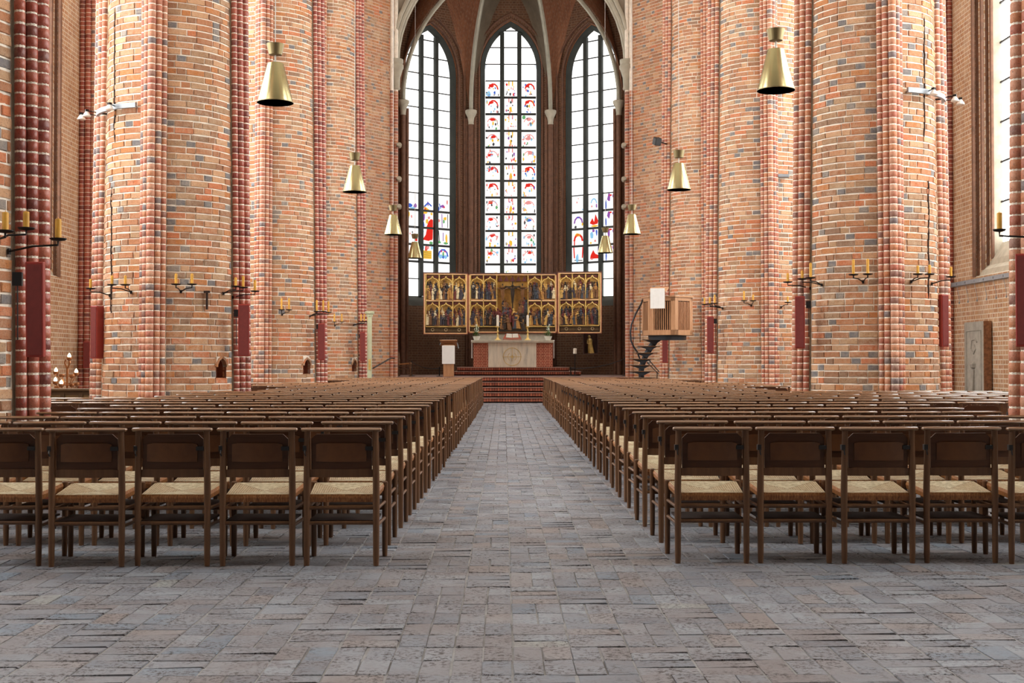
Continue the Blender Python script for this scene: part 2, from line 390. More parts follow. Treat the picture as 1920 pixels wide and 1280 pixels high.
# ------------------------------------------------------------------ walls with pointed windows
def arch_pts(w, zsp, r, n=9):
    """right half from spring line to apex for half-width w"""
    a1 = math.acos(max(-1, min(1, (r - w) / r)))
    return [((w - r) + r * cos(a1 * i / n), zsp + r * sin(a1 * i / n)) for i in range(n + 1)]
def outline(w, zs, zsp, r, o, drop):
    R_ = arch_pts(w + o, zsp, r + o)
    right = [(w + o, zs - drop)] + R_
    left = [(-u, z) for u, z in right[:-1]]
    return left + right[::-1]       # bottom-left, up, apex, down, bottom-right
def h_at(w, zsp, r, u):
    return zsp + sqrt(max(0, r * r - (abs(u) - (w - r)) ** 2))
def window_wall(wname, winname, A, Bp, z0, z1, w, zs, zsp, r, orders, mwall, mrev, ncol, mw, rh, uc=0.0, flip=1, stain=None, pane_rows=None, kind_wall=True, glassmat=None):
    A = Vector((A[0], A[1], 0)); Bv = Vector((Bp[0], Bp[1], 0)); mid = (A + Bv) / 2; d = (Bv - A).normalized(); L = (Bv - A).length / 2
    n = Vector((-d.y, d.x, 0)) * flip       # out of the room
    P = lambda u, dep, z: mid + d * (u + uc) + n * dep + Vector((0, 0, z))
    mb = MB()
    o0, d0, drop0, _ = orders[0]
    out = outline(w, zs, zsp, r, o0, drop0); k = len(out) // 2
    UL, UR = -L - uc, L - uc
    def q(u0, za, u1, zb, u2, zc, u3, zd): mb.face([P(u0, 0, za), P(u1, 0, zb), P(u2, 0, zc), P(u3, 0, zd)], [(u0, za), (u1, zb), (u2, zc), (u3, zd)])
    q(UL, z0, UR, z0, UR, out[0][1], UL, out[0][1])
    for a, b in zip(out[:k], out[1:k + 1]):
        q(UL, a[1], a[0], a[1], b[0], b[1], UL, b[1]); q(-a[0], a[1], UR, a[1], UR, b[1], -b[0], b[1])
    q(UL, out[k][1], UR, out[k][1], UR, z1, UL, z1)
    wall = solo(wname, mb, [mwall], tuple(mid)); tag(wall, kind='structure')
    win = empty(winname, tuple(P(0, 0, zs))); tag(win, kind='structure')
    # stepped reveal, one part for each order
    for (oa, da, dra, ma), (ob, db, drb, mb_) in zip(orders[:-1], orders[1:]):
        e = MB(); pa = outline(w, zs, zsp, r, oa, dra); pb = outline(w, zs, zsp, r, ob, drb); s = 0
        for i in range(len(pa) - 1):
            ds = (Vector(pa[i + 1]) - Vector(pa[i])).length
            e.face([P(pa[i][0], da, pa[i][1]), P(pb[i][0], db, pb[i][1]), P(pb[i + 1][0], db, pb[i + 1][1]), P(pa[i + 1][0], da, pa[i + 1][1])],
                   [(0, s), (abs(db - da) + abs(oa - ob), s), (abs(db - da) + abs(oa - ob), s + ds), (0, s + ds)]); s += ds
        part('reveal_order', e, [mb_], win)
        if abs(oa - ob) > .01 or abs(da - db) > .01:
            e = MB(); e.tube([P(u, da, z) for u, z in pa], .045 if mb_ is not M['frame'] else .02, 6); part('reveal_roll', e, [M['apse_roll'] if mb_ is not M['frame'] else M['frame']], win, smooth=True)
    # sill between the feet of the orders
    e = MB()
    for (oa, da, dra, _), (ob, db, drb, _) in zip(orders[:-1], orders[1:]):
        e.face([P(-(w + oa), da, zs - dra), P(w + oa, da, zs - dra), P(w + ob, db, zs - drb), P(-(w + ob), db, zs - drb)])
    part('window_sill', e, [M['sill_dark'] if 'apse' in wname else M['stone']], win)
    dg = orders[-1][1]
    cw = (2 * w) / ncol
    gm = glassmat or M['glass']
    top = h_at(w, zsp, r, 0)
    for c in range(1, ncol):
        u = -w + c * cw; e = MB(); hh = h_at(w, zsp, r, u)
        e.box(P(u, dg - .06, (zs + hh) / 2), (mw, .16, hh - zs), M=Matrix((d, n, Vector((0, 0, 1)))).transposed()); part('mullion', e, [M['frame']], win)
    rows = int((top - zs) / rh) + 1
    for k_ in range(rows):
        za = zs + k_ * rh; zb = min(top, za + rh)
        if za > top - .05: break
        if k_:
            uu = w - .02
            if za > zsp: uu = (w - r) + sqrt(max(0, r * r - (za - zsp) ** 2))
            e = MB(); e.box(P(0, dg - .03, za), (2 * uu, .05, .085 if stain and stain(k_, 1) else .04), M=Matrix((d, n, Vector((0, 0, 1)))).transposed()); part('saddle_bar', e, [M['lead']], win)
        for c in range(ncol):
            ua = -w + c * cw + (mw / 2 if c else .0); ub = -w + (c + 1) * cw - (mw / 2 if c < ncol - 1 else .0)
            us = [ub + (ua - ub) * i / 6 for i in range(7)]
            tops = [(u, min(zb, h_at(w, zsp, r, u))) for u in us]
            if max(z for _, z in tops) < za + .04: continue
            if zb <= min(h_at(w, zsp, r, ua), h_at(w, zsp, r, ub)): tops = [(ub, zb), (ua, zb)]
            poly = [(ua, za), (ub, za)] + [(u, max(z, za + .001)) for u, z in tops]
            stained = stain and stain(k_, c)
            e = MB(); e.prism(poly, lambda u, z, dd: P(u, dd, z), dg, dg + .02)
            pane = part('pane', e, [M['glass_stain'] if stained else gm], win)
            if stained:
                e = MB(); mats = []
                for colr, pts in stained:
                    m_ = M['st_' + colr]
                    if m_ not in mats: mats.append(m_)
                    e.mat(mats.index(m_))
                    e.prism([(ua + (ub - ua) * x, za + rh * y) for x, y in pts], lambda u, z, dd: P(u, dd, z), dg - .015, dg - .005)
                part('stained_glass_pieces', e, mats, pane)['kind'] = 'stuff'
    return wall, win, P
M['west_dark'] = plain('dark_unseen_west_wall', srgb(70, 52, 40), .7, vary=.2, scale=1)  # dark finish put on the unseen west wall to cut bounced light
M['apse_roll'] = plain('dark_brick_roll', srgb(102, 68, 48), .7, vary=.3, scale=8)
M['aisle_roll'] = plain('aisle_brick_roll', srgb(160, 104, 80), .7, vary=.3, scale=8)

# --- stained glass pieces (u,v in one pane, 0..1)
SR = random.Random(21)
def blob(cx, cy, rx, ry, n=7, wob=.35):
    a0 = SR.random() * 6
    return [(min(.98, max(.02, cx + rx * (1 + SR.uniform(-wob, wob)) * cos(a0 + 2 * pi * i / n))), min(.97, max(.03, cy + ry * (1 + SR.uniform(-wob, wob)) * sin(a0 + 2 * pi * i / n)))) for i in range(n)]
def bar(x0, y0, x1, y1, t):
    dx, dy = x1 - x0, y1 - y0; l = sqrt(dx * dx + dy * dy) or 1; nx, ny = -dy / l * t / 2, dx / l * t / 2
    return [(x0 + nx, y0 + ny), (x1 + nx, y1 + ny), (x1 - nx, y1 - ny), (x0 - nx, y0 - ny)]
def arc(cx, cy, rx, ry, a0, a1, t, colr, n=5):
    out = []
    for i in range(n):
        p = a0 + (a1 - a0) * i / n; q = a0 + (a1 - a0) * (i + 1) / n
        out.append((colr, [(cx + rx * cos(p), cy + ry * sin(p)), (cx + rx * cos(q), cy + ry * sin(q)), (cx + (rx - t) * cos(q), cy + (ry - t) * sin(q)), (cx + (rx - t) * cos(p), cy + (ry - t) * sin(p))]))
    return out
def specks(n, cols, s=.05):
    return [(SR.choice(cols), blob(SR.uniform(.1, .9), SR.uniform(.1, .85), SR.uniform(.02, s), SR.uniform(.03, s * 1.5), 5)) for _ in range(n)]
def stain_centre(row, c):
    if row > 12: return None
    if row == 1: return specks(4, ['gold', 'green'], .05)
    if row < 1: return None
    if c == 1:
        k = [('rose' if row % 3 else 'gold', bar(.36, .98, .36, .72, .09)), ('rose' if row % 3 else 'gold', bar(.64, .98, .64, .70, .09))]
        k += [('gold', blob(.5, .3, .1, .2)), ('rose', blob(.45, .12, .09, .07))] if row % 2 else specks(3, ['violet', 'rose'], .06)
        return k + specks(9, ['rose', 'dark', 'gold', 'violet', 'red'], .08)
    if row in (12, 11, 6, 7):
        k = arc(.55, .45, .36, .42, 0.1, 2.9, .09, 'red') + [('red', blob(.4, .72, .16, .11))]
        if row == 12 and c == 0: k += [('sky', blob(.25, .2, .18, .16)), ('blue', blob(.28, .14, .1, .08))]
        return k + specks(10, ['dark', 'rose', 'sky', 'gold', 'blue'], .085)
    k = [('red' if c == 0 else SR.choice(['red', 'blue', 'rose']), blob(SR.uniform(.35, .65), SR.uniform(.55, .75), .18, .1))]
    return k + arc(.5, .4, .38, .42, .3, 2.8, .05, 'rose') + specks(10, ['rose', 'gold', 'dark', 'sky', 'green'], .085)
def stain_left(row, c):
    if row < 2 or row > 5: return None
    if c == 1:
        if row == 2: return [('gold', [(.15, .2), (.85, .2), (.85, .68), (.15, .68)])] + [('dark', bar(.2, y, .8, y, .035)) for y in (.3, .42, .54, .63)] + [('rose', blob(.5, .85, .2, .13)), ('red', blob(.36, .8, .1, .18)), ('sky', blob(.12, .85, .08, .1)), ('sky', blob(.88, .85, .08, .1))]
        if row == 3: return [('red', [(.05, .3), (.3, .28), (.6, .25), (.95, .4), (.97, .97), (.45, .97), (.35, .6)]), ('red', blob(.7, .5, .28, .3)), ('green', blob(.8, .14, .18, .08)), ('sky', blob(.1, .8, .08, .12))]
        if row == 4: return [('red', [(.4, .03), (.97, .03), (.97, .5), (.8, .55), (.6, .4)]), ('gold', blob(.45, .4, .12, .18)), ('rose', blob(.62, .62, .1, .1)), ('blue', blob(.12, .2, .1, .2)), ('gold', blob(.25, .9, .22, .08)), ('violet', blob(.2, .65, .07, .2)), ('gold', blob(.85, .85, .12, .08))]
        return [('blue', bar(.1, .15, .5, .45, .1)), ('blue', bar(.5, .5, .85, .3, .09)), ('violet', bar(.5, .55, .55, .3, .08)), ('gold', bar(.1, .25, .6, .03, .14)), ('red', blob(.3, .1, .1, .06)), ('gold', blob(.1, .85, .05, .06))]
    if c == 0:
        if row == 5: return [('blue', blob(.35, .25, .18, .1)), ('violet', blob(.75, .25, .12, .14)), ('red', blob(.08, .55, .07, .1)), ('sky', blob(.55, .12, .2, .06))]
        if row == 4: return [('green', blob(.14, .3, .12, .2)), ('gold', blob(.3, .75, .06, .18)), ('rose', blob(.5, .6, .05, .1)), ('dark', bar(.15, .8, .3, .5, .03))]
        if row == 3: return [('red', blob(.12, .45, .12, .16)), ('red', blob(.85, .3, .12, .16)), ('green', blob(.1, .8, .1, .12))] + specks(4, ['rose', 'dark'], .05)
        return [('gold', blob(.4, .25, .2, .08)), ('sky', blob(.7, .6, .1, .1))] + specks(3, ['rose'], .05)
    if row == 5: return [('violet', blob(.45, .35, .14, .09)), ('red', blob(.55, .32, .08, .06)), ('blue', blob(.12, .2, .08, .15)), ('rose', blob(.8, .6, .06, .14)), ('blue', bar(.2, .5, .3, .2, .06))]
    if row == 4: return [('rose', blob(.15, .5, .14, .1)), ('gold', blob(.65, .65, .12, .1)), ('green', blob(.55, .45, .08, .12)), ('violet', bar(.4, .9, .42, .1, .05)), ('dark', bar(.85, .9, .85, .1, .04))]
    if row == 3: return [('gold', blob(.75, .45, .08, .28)), ('green', blob(.2, .22, .14, .09)), ('green', blob(.7, .18, .16, .08)), ('dark', bar(.15, .9, .2, .3, .05)), ('violet', bar(.5, .8, .5, .3, .05))]
    return arc(.5, .35, .42, .5, .1, 3.04, .1, 'blue') + [('red', blob(.35, .7, .1, .07)), ('red', blob(.66, .7, .1, .07)), ('sky', blob(.3, .4, .14, .12)), ('sky', blob(.7, .4, .14, .12)), ('green', blob(.5, .5, .07, .16)), ('blue', blob(.5, .35, .1, .1))]
def stain_right(row, c):
    if row < 2 or row > 5: return None
    if (row, c) == (2, 1): return [('red', [(.15, .22), (.85, .22), (.85, .42), (.6, .5), (.42, .72), (.2, .42)]), ('rose', blob(.3, .2, .12, .06)), ('violet', bar(.85, .9, .85, .5, .05))]
    if (row, c) == (4, 1): return [('red', [(.12, .3), (.35, .6), (.5, .35), (.62, .82), (.85, .42), (.8, .25), (.4, .2)]), ('gold', blob(.5, .13, .3, .06))]
    if (row, c) == (3, 0): return arc(.5, .3, .38, .45, 0, 3.1, .13, 'red') + [('gold', blob(.45, .66, .22, .1)), ('red', bar(.2, .35, .2, .02, .08))]
    if (row, c) == (2, 0): return [('red', bar(.15, .97, .2, .3, .08)), ('red', bar(.85, .97, .8, .3, .08)), ('sky', blob(.42, .3, .1, .24)), ('dark', bar(.2, .18, .8, .15, .05))]
    if (row, c) == (4, 0): return arc(.5, .35, .36, .42, 0, 3.14, .1, 'violet') + [('blue', blob(.5, .7, .12, .06)), ('gold', blob(.8, .3, .06, .1)), ('dark', blob(.3, .15, .1, .07))]
    if (row, c) == (3, 1): return [('sky', blob(.3, .6, .14, .28)), ('blue', blob(.72, .75, .07, .2)), ('rose', blob(.6, .25, .1, .08)), ('violet', blob(.45, .85, .1, .1)), ('gold', blob(.2, .15, .08, .06))]
    if (row, c) == (5, 1): return arc(.48, .35, .3, .42, .3, 2.8, .08, 'sky') + [('violet', blob(.7, .3, .06, .12)), ('rose', blob(.3, .3, .06, .06))]
    if c == 2: return [('violet', blob(.4, .7, .1, .25)), ('rose', blob(.85, .4, .1, .3)), ('blue', blob(.2, .3, .05, .25)), ('red', blob(.5, .85, .15, .06)), ('violet', blob(.75, .8, .08, .12))]
    return specks(4, ['sky', 'rose'], .05)

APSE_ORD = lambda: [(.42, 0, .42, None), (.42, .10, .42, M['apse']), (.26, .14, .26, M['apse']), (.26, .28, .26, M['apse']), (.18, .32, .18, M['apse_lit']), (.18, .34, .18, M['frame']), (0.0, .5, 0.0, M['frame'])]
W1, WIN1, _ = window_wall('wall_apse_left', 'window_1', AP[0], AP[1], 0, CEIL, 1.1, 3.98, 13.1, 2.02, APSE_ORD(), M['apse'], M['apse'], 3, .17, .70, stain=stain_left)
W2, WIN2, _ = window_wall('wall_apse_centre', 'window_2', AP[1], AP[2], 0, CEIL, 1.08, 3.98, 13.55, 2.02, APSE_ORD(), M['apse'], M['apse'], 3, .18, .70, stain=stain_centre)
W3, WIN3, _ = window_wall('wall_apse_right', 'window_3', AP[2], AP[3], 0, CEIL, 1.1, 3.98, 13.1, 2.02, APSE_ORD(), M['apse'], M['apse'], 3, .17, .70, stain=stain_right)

def flat_wall(name, A, Bp, z0, z1, m, thick=.0):
    mb = MB(); A = Vector((A[0], A[1], 0)); Bv = Vector((Bp[0], Bp[1], 0)); L = (Bv - A).length
    up = lambda z: Vector((0, 0, z))
    mb.face([A + up(z0), Bv + up(z0), Bv + up(z1), A + up(z1)], [(0, z0), (L, z0), (L, z1), (0, z1)])
    if thick:
        d = (Bv - A).normalized(); n = Vector((-d.y, d.x, 0)) * thick
        mb.face([A + up(z0), A + n + up(z0), A + n + up(z1), A + up(z1)], [(0, z0), (abs(thick), z0), (abs(thick), z1), (0, z1)])
        mb.face([Bv + up(z0), Bv + n + up(z0), Bv + n + up(z1), Bv + up(z1)], [(0, z0), (abs(thick), z0), (abs(thick), z1), (0, z1)])
        mb.face([A + n + up(z0), Bv + n + up(z0), Bv + n + up(z1), A + n + up(z1)], [(0, z0), (L, z0), (L, z1), (0, z1)])
    o = solo(name, mb, [m]); tag(o, kind='structure'); return o
# choir side walls (solid), chancel arch jambs, apse flanks with added windows
WCL = flat_wall('wall_choir_left', (CH_L - 1.6, CH_Y - 2.1), (CH_L, CH_Y), 0, CEIL, M['choir'])
WCR = flat_wall('wall_choir_right', (CH_R, CH_Y), (CH_R + 1.6, CH_Y - 2.1), 0, CEIL, M['choir'])
flat_wall('wall_choir_jamb_left', (CH_L, CH_Y), (CH_L, CH_Y + .9), 0, CEIL, M['choir']); flat_wall('wall_choir_jamb_right', (CH_R, CH_Y), (CH_R, CH_Y + .9), 0, CEIL, M['choir'])
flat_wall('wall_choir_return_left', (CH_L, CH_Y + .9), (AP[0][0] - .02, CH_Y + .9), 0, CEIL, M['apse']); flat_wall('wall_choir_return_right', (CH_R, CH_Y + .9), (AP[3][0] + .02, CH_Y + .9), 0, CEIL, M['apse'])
window_wall('wall_apse_flank_left', 'window_4', (AP[0][0], CH_Y + .88), AP[0], 0, CEIL, 1.6, 3.98, 12.0, 3.0, APSE_ORD(), M['apse'], M['apse'], 3, .17, 2.8, glassmat=M['glass_far'])  # unseen flank window, added to light altar and chancel
window_wall('wall_apse_flank_right', 'window_5', AP[3], (AP[3][0], CH_Y + .88), 0, CEIL, 1.6, 3.98, 12.0, 3.0, APSE_ORD(), M['apse'], M['apse'], 3, .17, 2.8, glassmat=M['glass_far'])  # its unseen counterpart, added for the same chancel light
flat_wall('wall_aisle_end_left', (WALL_L - .8, AISLE_END), (AP[0][0], AISLE_END), 0, CEIL, M['wall'])
flat_wall('wall_aisle_end_right', (AP[3][0], AISLE_END), (WALL_R + .8, AISLE_END), 0, CEIL, M['wall'])
AISLE_ORD = lambda: [(.38, 0, .76, None), (.38, .10, .72, M['wall']), (.22, .14, .60, M['wall']), (.22, .26, .50, M['wall']), (.08, .30, .36, M['wall']), (0.0, .5, 0.0, M['stone'])]
wn = 6
for i, (ya, yb) in enumerate(BAYS):
    for side in (-1, 1):
        x = WALL_L if side < 0 else WALL_R
        cols, rh = (4, .88) if (side > 0 and i == 3) else (3, 6.0)
        A_, B_ = ((x, yb), (x, ya)) if side > 0 else ((x, ya), (x, yb))
        if i < 1: flat_wall('wall_' + ('left' if side < 0 else 'right'), A_, B_, 0, CEIL, M['wall']); continue
        window_wall('wall_' + ('left' if side < 0 else 'right'), 'window_%d' % wn, A_, B_, 0, CEIL, 2.1 if i == 1 else 3.4 if yb - ya > 8.5 else 2.9, 3.9, 11.0, 5.5, AISLE_ORD(), M['wall'], M['wall'], cols, .18, rh, glassmat=M['glass_far'])  # unseen second-bay windows are narrowed to dim the near nave
        wn += 1
flat_wall('wall_west', (WALL_L - .5, -6.0), (WALL_R + .5, -6.0), 0, CEIL, M['west_dark'])
mb = MB(); mb.box((.3, 23.5, CEIL + .1), (23, 61, .2)); ce = solo('ceiling', mb, [M['ceiling']], (.3, 23.5, CEIL)); tag(ce, kind='structure')

# ------------------------------------------------------------------ round piers
R0 = 1.04
TAPER = .0105
def prad(z): return R0 * (1 - TAPER * min(z, 11))
PT = [brick_temp(.268, .081, .06, .005, .0045, 10 + i) for i in range(5)] + [(t[0], t[1], [1] * 9) for t in [brick_temp(.126, .081, .06, .005, .0045, 30 + i) for i in range(5)]]
def roll_temp(r, h, n=7, ch=.006):
    vs = []; fs = []
    A = [radians(-112 + 224 * i / n) for i in range(n + 1)]
    for z, rr in ((-h / 2, r - ch), (-h / 2 + ch, r), (h / 2 - ch, r), (h / 2, r - ch)):
        for a in A: vs.append((rr * cos(a), rr * sin(a), z))
    k = n + 1
    for l in range(3):
        for i in range(n): fs.append((l * k + i, l * k + i + 1, (l + 1) * k + i + 1, (l + 1) * k + i))
    fs.append(tuple(range(k))[::-1]); fs.append(tuple(range(3 * k, 4 * k)))
    return (vs, fs, [0] * len(fs))
ST = [roll_temp(.060, .088), roll_temp(.052, .088, 6), roll_temp(.048, .088, 6)]
PM = [temp_mesh('brick', t, [M['brick'], M['header']]) for t in PT]
SM = {m: [temp_mesh('shaft_brick', t, M[m]) for t in ST] for m in ('shaft', 'shaft_red')}
SPOTS = [(.185, 0, 0, 0), (.125, .085, .45, 1), (.125, -.085, -.45, 1), (.05, .150, .8, 2), (.05, -.150, -.8, 2)]      # radial, along, turn, template
for m in SM:
    for me in SM[m]: me.polygons.foreach_set('use_smooth', [True] * len(me.polygons)); me.set_sharp_from_angle(angle=radians(45))
def ray_hit_angle(px, cx, cy, rad, py=683):
    d = W(px, py, 10.0); dx, dy = d.x, d.y; l = sqrt(dx * dx + dy * dy); dx /= l; dy /= l
    b = cx * dx + cy * dy; c = cx * cx + cy * cy - rad * rad; D = b * b - c
    t = b - sqrt(max(D, 0)); return t * dx, t * dy
def pier(x, y, zmax, label, n_ind, n_sh, niche=None, red=False, quads=(180, 270), chairline=742):
    root = empty('brick_pier', (x, y, 0)); tag(root, label, 'pier', 'round brick piers of the nave')
    inward = 0 if x < 0 else 180
    RG = random.Random(int(x * 100 + y * 10))
    na = None
    if niche:
        px, pz0, pz1, pw = niche
        hx, hy = ray_hit_angle(px, x, y, R0); na = math.degrees(atan2(hy - y, hx - x)) % 360; nw = math.degrees(pw / 2 / R0)
    n = int(zmax / .1)
    seen = []; rest = []
    hs = math.degrees(.190 / R0)
    for k in range(n):
        z = k * .1 + .05; r = prad(z)
        for q in quads:
          segs = [(q + hs, q + 90 - hs)]
          if na is not None and pz0 - .02 < z < pz1 + .03 and q < na < q + 90: segs = [(q + hs, na - nw * .97), (na + nw * .97, q + 90 - hs)]
          for a, a1 in segs:
            first = True; k2 = RG.randrange(3)
            while a < a1 - 1:
                st = (k2 % 3 != 2) if k % 2 else (k2 % 2 == 0); k2 += 1
                Ln = .272 if st else .130
                if first: Ln *= RG.choice((.45, .7, 1.0)); first = False
                da = math.degrees((Ln + .017) / r)
                if a + da > a1 - 3: da = a1 - a
                Lr = radians(da) * r - .017
                am = a + da / 2; a += da
                t = (0 if Lr > .2 else 5) + RG.randrange(5)
                sy = Lr / (.268 if t < 5 else .126)
                A = radians(am)
                m = Matrix.Translation(((r + RG.uniform(-.004, .004)) * cos(A), (r + RG.uniform(-.004, .004)) * sin(A), z + RG.uniform(-.003, .003))) @ Matrix.Rotation(A + RG.uniform(-.012, .012), 4, 'Z') @ Matrix.Rotation(RG.uniform(-.012, .012), 4, 'X') @ Matrix.Diagonal((1, sy, 1, 1))
                wp = (x + r * cos(A), y + r * sin(A), z); p = project(wp)
                f = -(wp[0] * cos(A) + wp[1] * sin(A)) / sqrt(wp[0] ** 2 + wp[1] ** 2)
                (seen if 0 < p[0] < 1920 and 0 < p[1] < chairline and f > .25 else rest).append((-f * Lr, t, m))
    seen.sort(key=lambda s: s[0])
    for _, t, m in seen[:n_ind]:
        o = link('brick', PM[t], root); o.matrix_local = m
    if seen[n_ind:] or rest: scatter('brickwork_remainder', PT, [(t, m) for _, t, m in seen[n_ind:] + rest], [M['brick'], M['header']], root)
    # mortar core with the niche left open
    angs = sorted(set([i * 7.5 for i in range(49)] + ([na - nw, na + nw] if na is not None else [])))
    zl = sorted(set([0, zmax, CEIL - .02] + [i * 1.0 for i in range(1, int(zmax))] + ([pz0, pz1] if niche else [])))
    mb = MB()
    for za, zb in zip(zl[:-1], zl[1:]):
        for a, b in zip(angs[:-1], angs[1:]):
            if na is not None and na - nw - .01 <= a and b <= na + nw + .01 and pz0 - .001 <= za and zb <= pz1 + .001: continue
            bricked = zb <= zmax + .01 and any(q - .1 <= a and b <= q + 90.1 for q in quads)
            mb.mat(0 if bricked else 1)
            ra, rb = prad(za) - (.007 if bricked else 0), prad(zb) - (.007 if bricked else 0)
            pt = lambda aa, rr, zz: (rr * cos(radians(aa)), rr * sin(radians(aa)), zz)
            mb.face([pt(a, ra, za), pt(b, ra, za), pt(b, rb, zb), pt(a, rb, zb)], [(radians(a) * R0, za), (radians(b) * R0, za), (radians(b) * R0, zb), (radians(a) * R0, zb)])
    part('mortar_core', mb, [M['mortar'], M['pier_far']], root, local=True, smooth=True)
    if niche:
        A = radians(na); d = Vector((cos(A), sin(A), 0)); t_ = Vector((-sin(A), cos(A), 0))
        fn = lambda u, z, dep: d * (R0 * .985 - dep) + t_ * u + Vector((0, 0, z))
        hw = pw / 2
        mb = MB()
        for pts in ([(-hw, pz0), (-hw, pz1)], [(hw, pz1), (hw, pz0)], [(-hw, pz1), (hw, pz1)], [(hw, pz0), (-hw, pz0)]):
            mb.face([fn(*pts[0], -.01), fn(*pts[1], -.01), fn(*pts[1], .3), fn(*pts[0], .3)])
        mb.face([fn(-hw, pz0, .3), fn(hw, pz0, .3), fn(hw, pz1, .3), fn(-hw, pz1, .3)])
        part('niche_recess', mb, [M['niche']], root, local=True)
        hh = pz1 - pz0; zs_ = pz0 + hh * .55
        ar = arch_pts(hw * .92, zs_, hw * 1.25, 5)
        rise = ar[-1][1]
        for s_ in (-1, 1):
            mb = MB()
            for (u0, z0_), (u1, z1_) in zip(ar[:-1], ar[1:]):
                mb.prism([(s_ * u0, z0_), (s_ * (hw + .005), z0_), (s_ * (hw + .005), z1_), (s_ * u1, z1_)], fn, -.012, .05)
            mb.prism([(0, rise), (s_ * (hw + .005), rise), (s_ * (hw + .005), pz1 + .01), (0, pz1 + .01)], fn, -.012, .05)
            part('niche_spandrel', mb, [M['mortar']], root, local=True)
            for i in range(3):
                p0, p1 = ar[i * 5 // 3], ar[min(5, (i + 1) * 5 // 3)]
                mb = MB(); k = 1.36
                c0 = lambda p: (s_ * p[0] * k, zs_ + (p[1] - zs_) * k * .93 + .004)
                mb.prism([(s_ * p0[0], p0[1]), c0(p0), c0(p1), (s_ * p1[0], p1[1])], fn, -.03, .04)
                part('niche_arch_brick', mb, [M['brick']], root, local=True)
    # clustered shafts
    sseen = []; srest = []
    for ang, mk in ((270, 'shaft'), (inward, 'shaft_red' if red else 'shaft'), ((inward + 180) % 360, 'shaft')):
        A = radians(ang)
        mb = MB()
        for rd, al, tu, t in SPOTS:
            r_ = (.056, .048, .044)[t]
            mb.tube([((prad(z) + rd) * cos(A) - al * sin(A), (prad(z) + rd) * sin(A) + al * cos(A), z) for z in (0, 3, 6, 9, min(zmax, 11), CEIL - .02)], r_, 10)
        for za, zb in ((0, zmax), (zmax, CEIL - .02)):
            rr = prad((za + zb) / 2)
            mb.box(((rr - .01) * cos(A), (rr - .01) * sin(A), (za + zb) / 2), (.15, .25, zb - za), rz=A)
        part('shaft_core', mb, [M['mortar']], root, local=True)
        if ang == inward and False: pass
        for k in range(n):
            z = k * .1 + .05 + (.02 if ang != 270 else 0); r = prad(z)
            for rd, al, tu, t in SPOTS:
                m = Matrix.Translation(((r + rd) * cos(A) - al * sin(A), (r + rd) * sin(A) + al * cos(A), z + RG.uniform(-.003, .003))) @ Matrix.Rotation(A + tu + RG.uniform(-.03, .03), 4, 'Z')
                wp = (x + m.translation.x, y + m.translation.y, z); p = project(wp)
                ok = 0 < p[0] < 1920 and 0 < p[1] < chairline and t != 9
                (sseen if ok else srest).append((wp[1] + (5 if ang == (inward + 180) % 360 else 0) + abs(z - 3) * .01, t, m, mk))
    sseen.sort(key=lambda s: s[0])
    for _, t, m, mk in sseen[:n_sh]:
        o = link('shaft_brick', SM[mk][t], root); o.matrix_local = m
    rem = sseen[n_sh:] + srest
    for mk in ('shaft', 'shaft_red'):
        it = [(t, m) for _, t, m, k in rem if k == mk]
        if it:
            o = scatter('shaft_brick_remainder', ST, it, [M[mk]], root)
            o.data.polygons.foreach_set('use_smooth', [True] * len(o.data.polygons)); o.data.set_sharp_from_angle(angle=radians(45))
    return root
def brick_plane(wall, A, Bp, z0, z1, n_ind):
    # courses of real bricks on a flat wall piece, A to Bp seen from the nave
    A = Vector((A[0], A[1], 0)); Bv = Vector((Bp[0], Bp[1], 0)); d = (Bv - A).normalized(); L = (Bv - A).length
    nrm = Vector((d.y, -d.x, 0)); a = atan2(nrm.y, nrm.x); RG = random.Random(int(A.x * 50)); its = []
    k = 0; z = z0 + .05
    while z < z1:
        u = -RG.uniform(0, .2); k2 = RG.randrange(3)
        while u < L:
            st = (k2 % 3 != 2) if k % 2 else (k2 % 2 == 0); k2 += 1
            Ln = .268 if st else .126; u0 = max(u, 0); u1 = min(u + Ln, L); u += Ln + .017
            if u1 - u0 < .03: continue
            p = A + d * (u0 + u1) / 2 + nrm * RG.uniform(.003, .009) + Vector((0, 0, z))
            t = (0 if st else 5) + RG.randrange(5)
            its.append((t, Matrix.Translation(p) @ Matrix.Rotation(a, 4, 'Z') @ Matrix.Diagonal((1, (u1 - u0) / Ln, 1, 1)), p))
        z += .1; k += 1
    seen = [q for q in its if 0 < project(q[2])[1] < 700 and q[0] < 5]
    for t, m, _ in seen[:n_ind]: o = link('brick', PM[t], wall); o.matrix_local = m
    ids = set(id(q) for q in seen[:n_ind])
    scatter('brickwork_remainder', PT, [(t, m) for q in its for t, m in [q[:2]] if id(q) not in ids], [M['brick'], M['header']], wall)
brick_plane(WCL, (CH_L - 1.6, CH_Y - 2.1), (CH_L, CH_Y), .0, 13.6, 0)
brick_plane(WCR, (CH_R, CH_Y), (CH_R + 1.6, CH_Y - 2.1), .0, 13.6, 0)
M['niche'] = plain('shadowy_niche_brick', srgb(150, 92, 70), .9, vary=.3, scale=7, bump=.3)
PIERS = {}
PIERS['L0'] = pier(XL + .085, PY[0], 5.0, 'nearest round brick pier at the left picture edge, with dark red shafts', 240, 130, red=True, chairline=790)
PIERS['R0'] = pier(XR - .1, PY[0] + .2, 5.0, 'nearest brick pier at the right picture edge, only its shaft showing', 40, 100, chairline=760, quads=(180,))
PIERS['L1'] = pier(XL, PY[1], 7.7, 'big round brick pier on the left with one arched niche and a steel lamp band', 300, 200, niche=(416, .98, 1.31, .22), red=True)
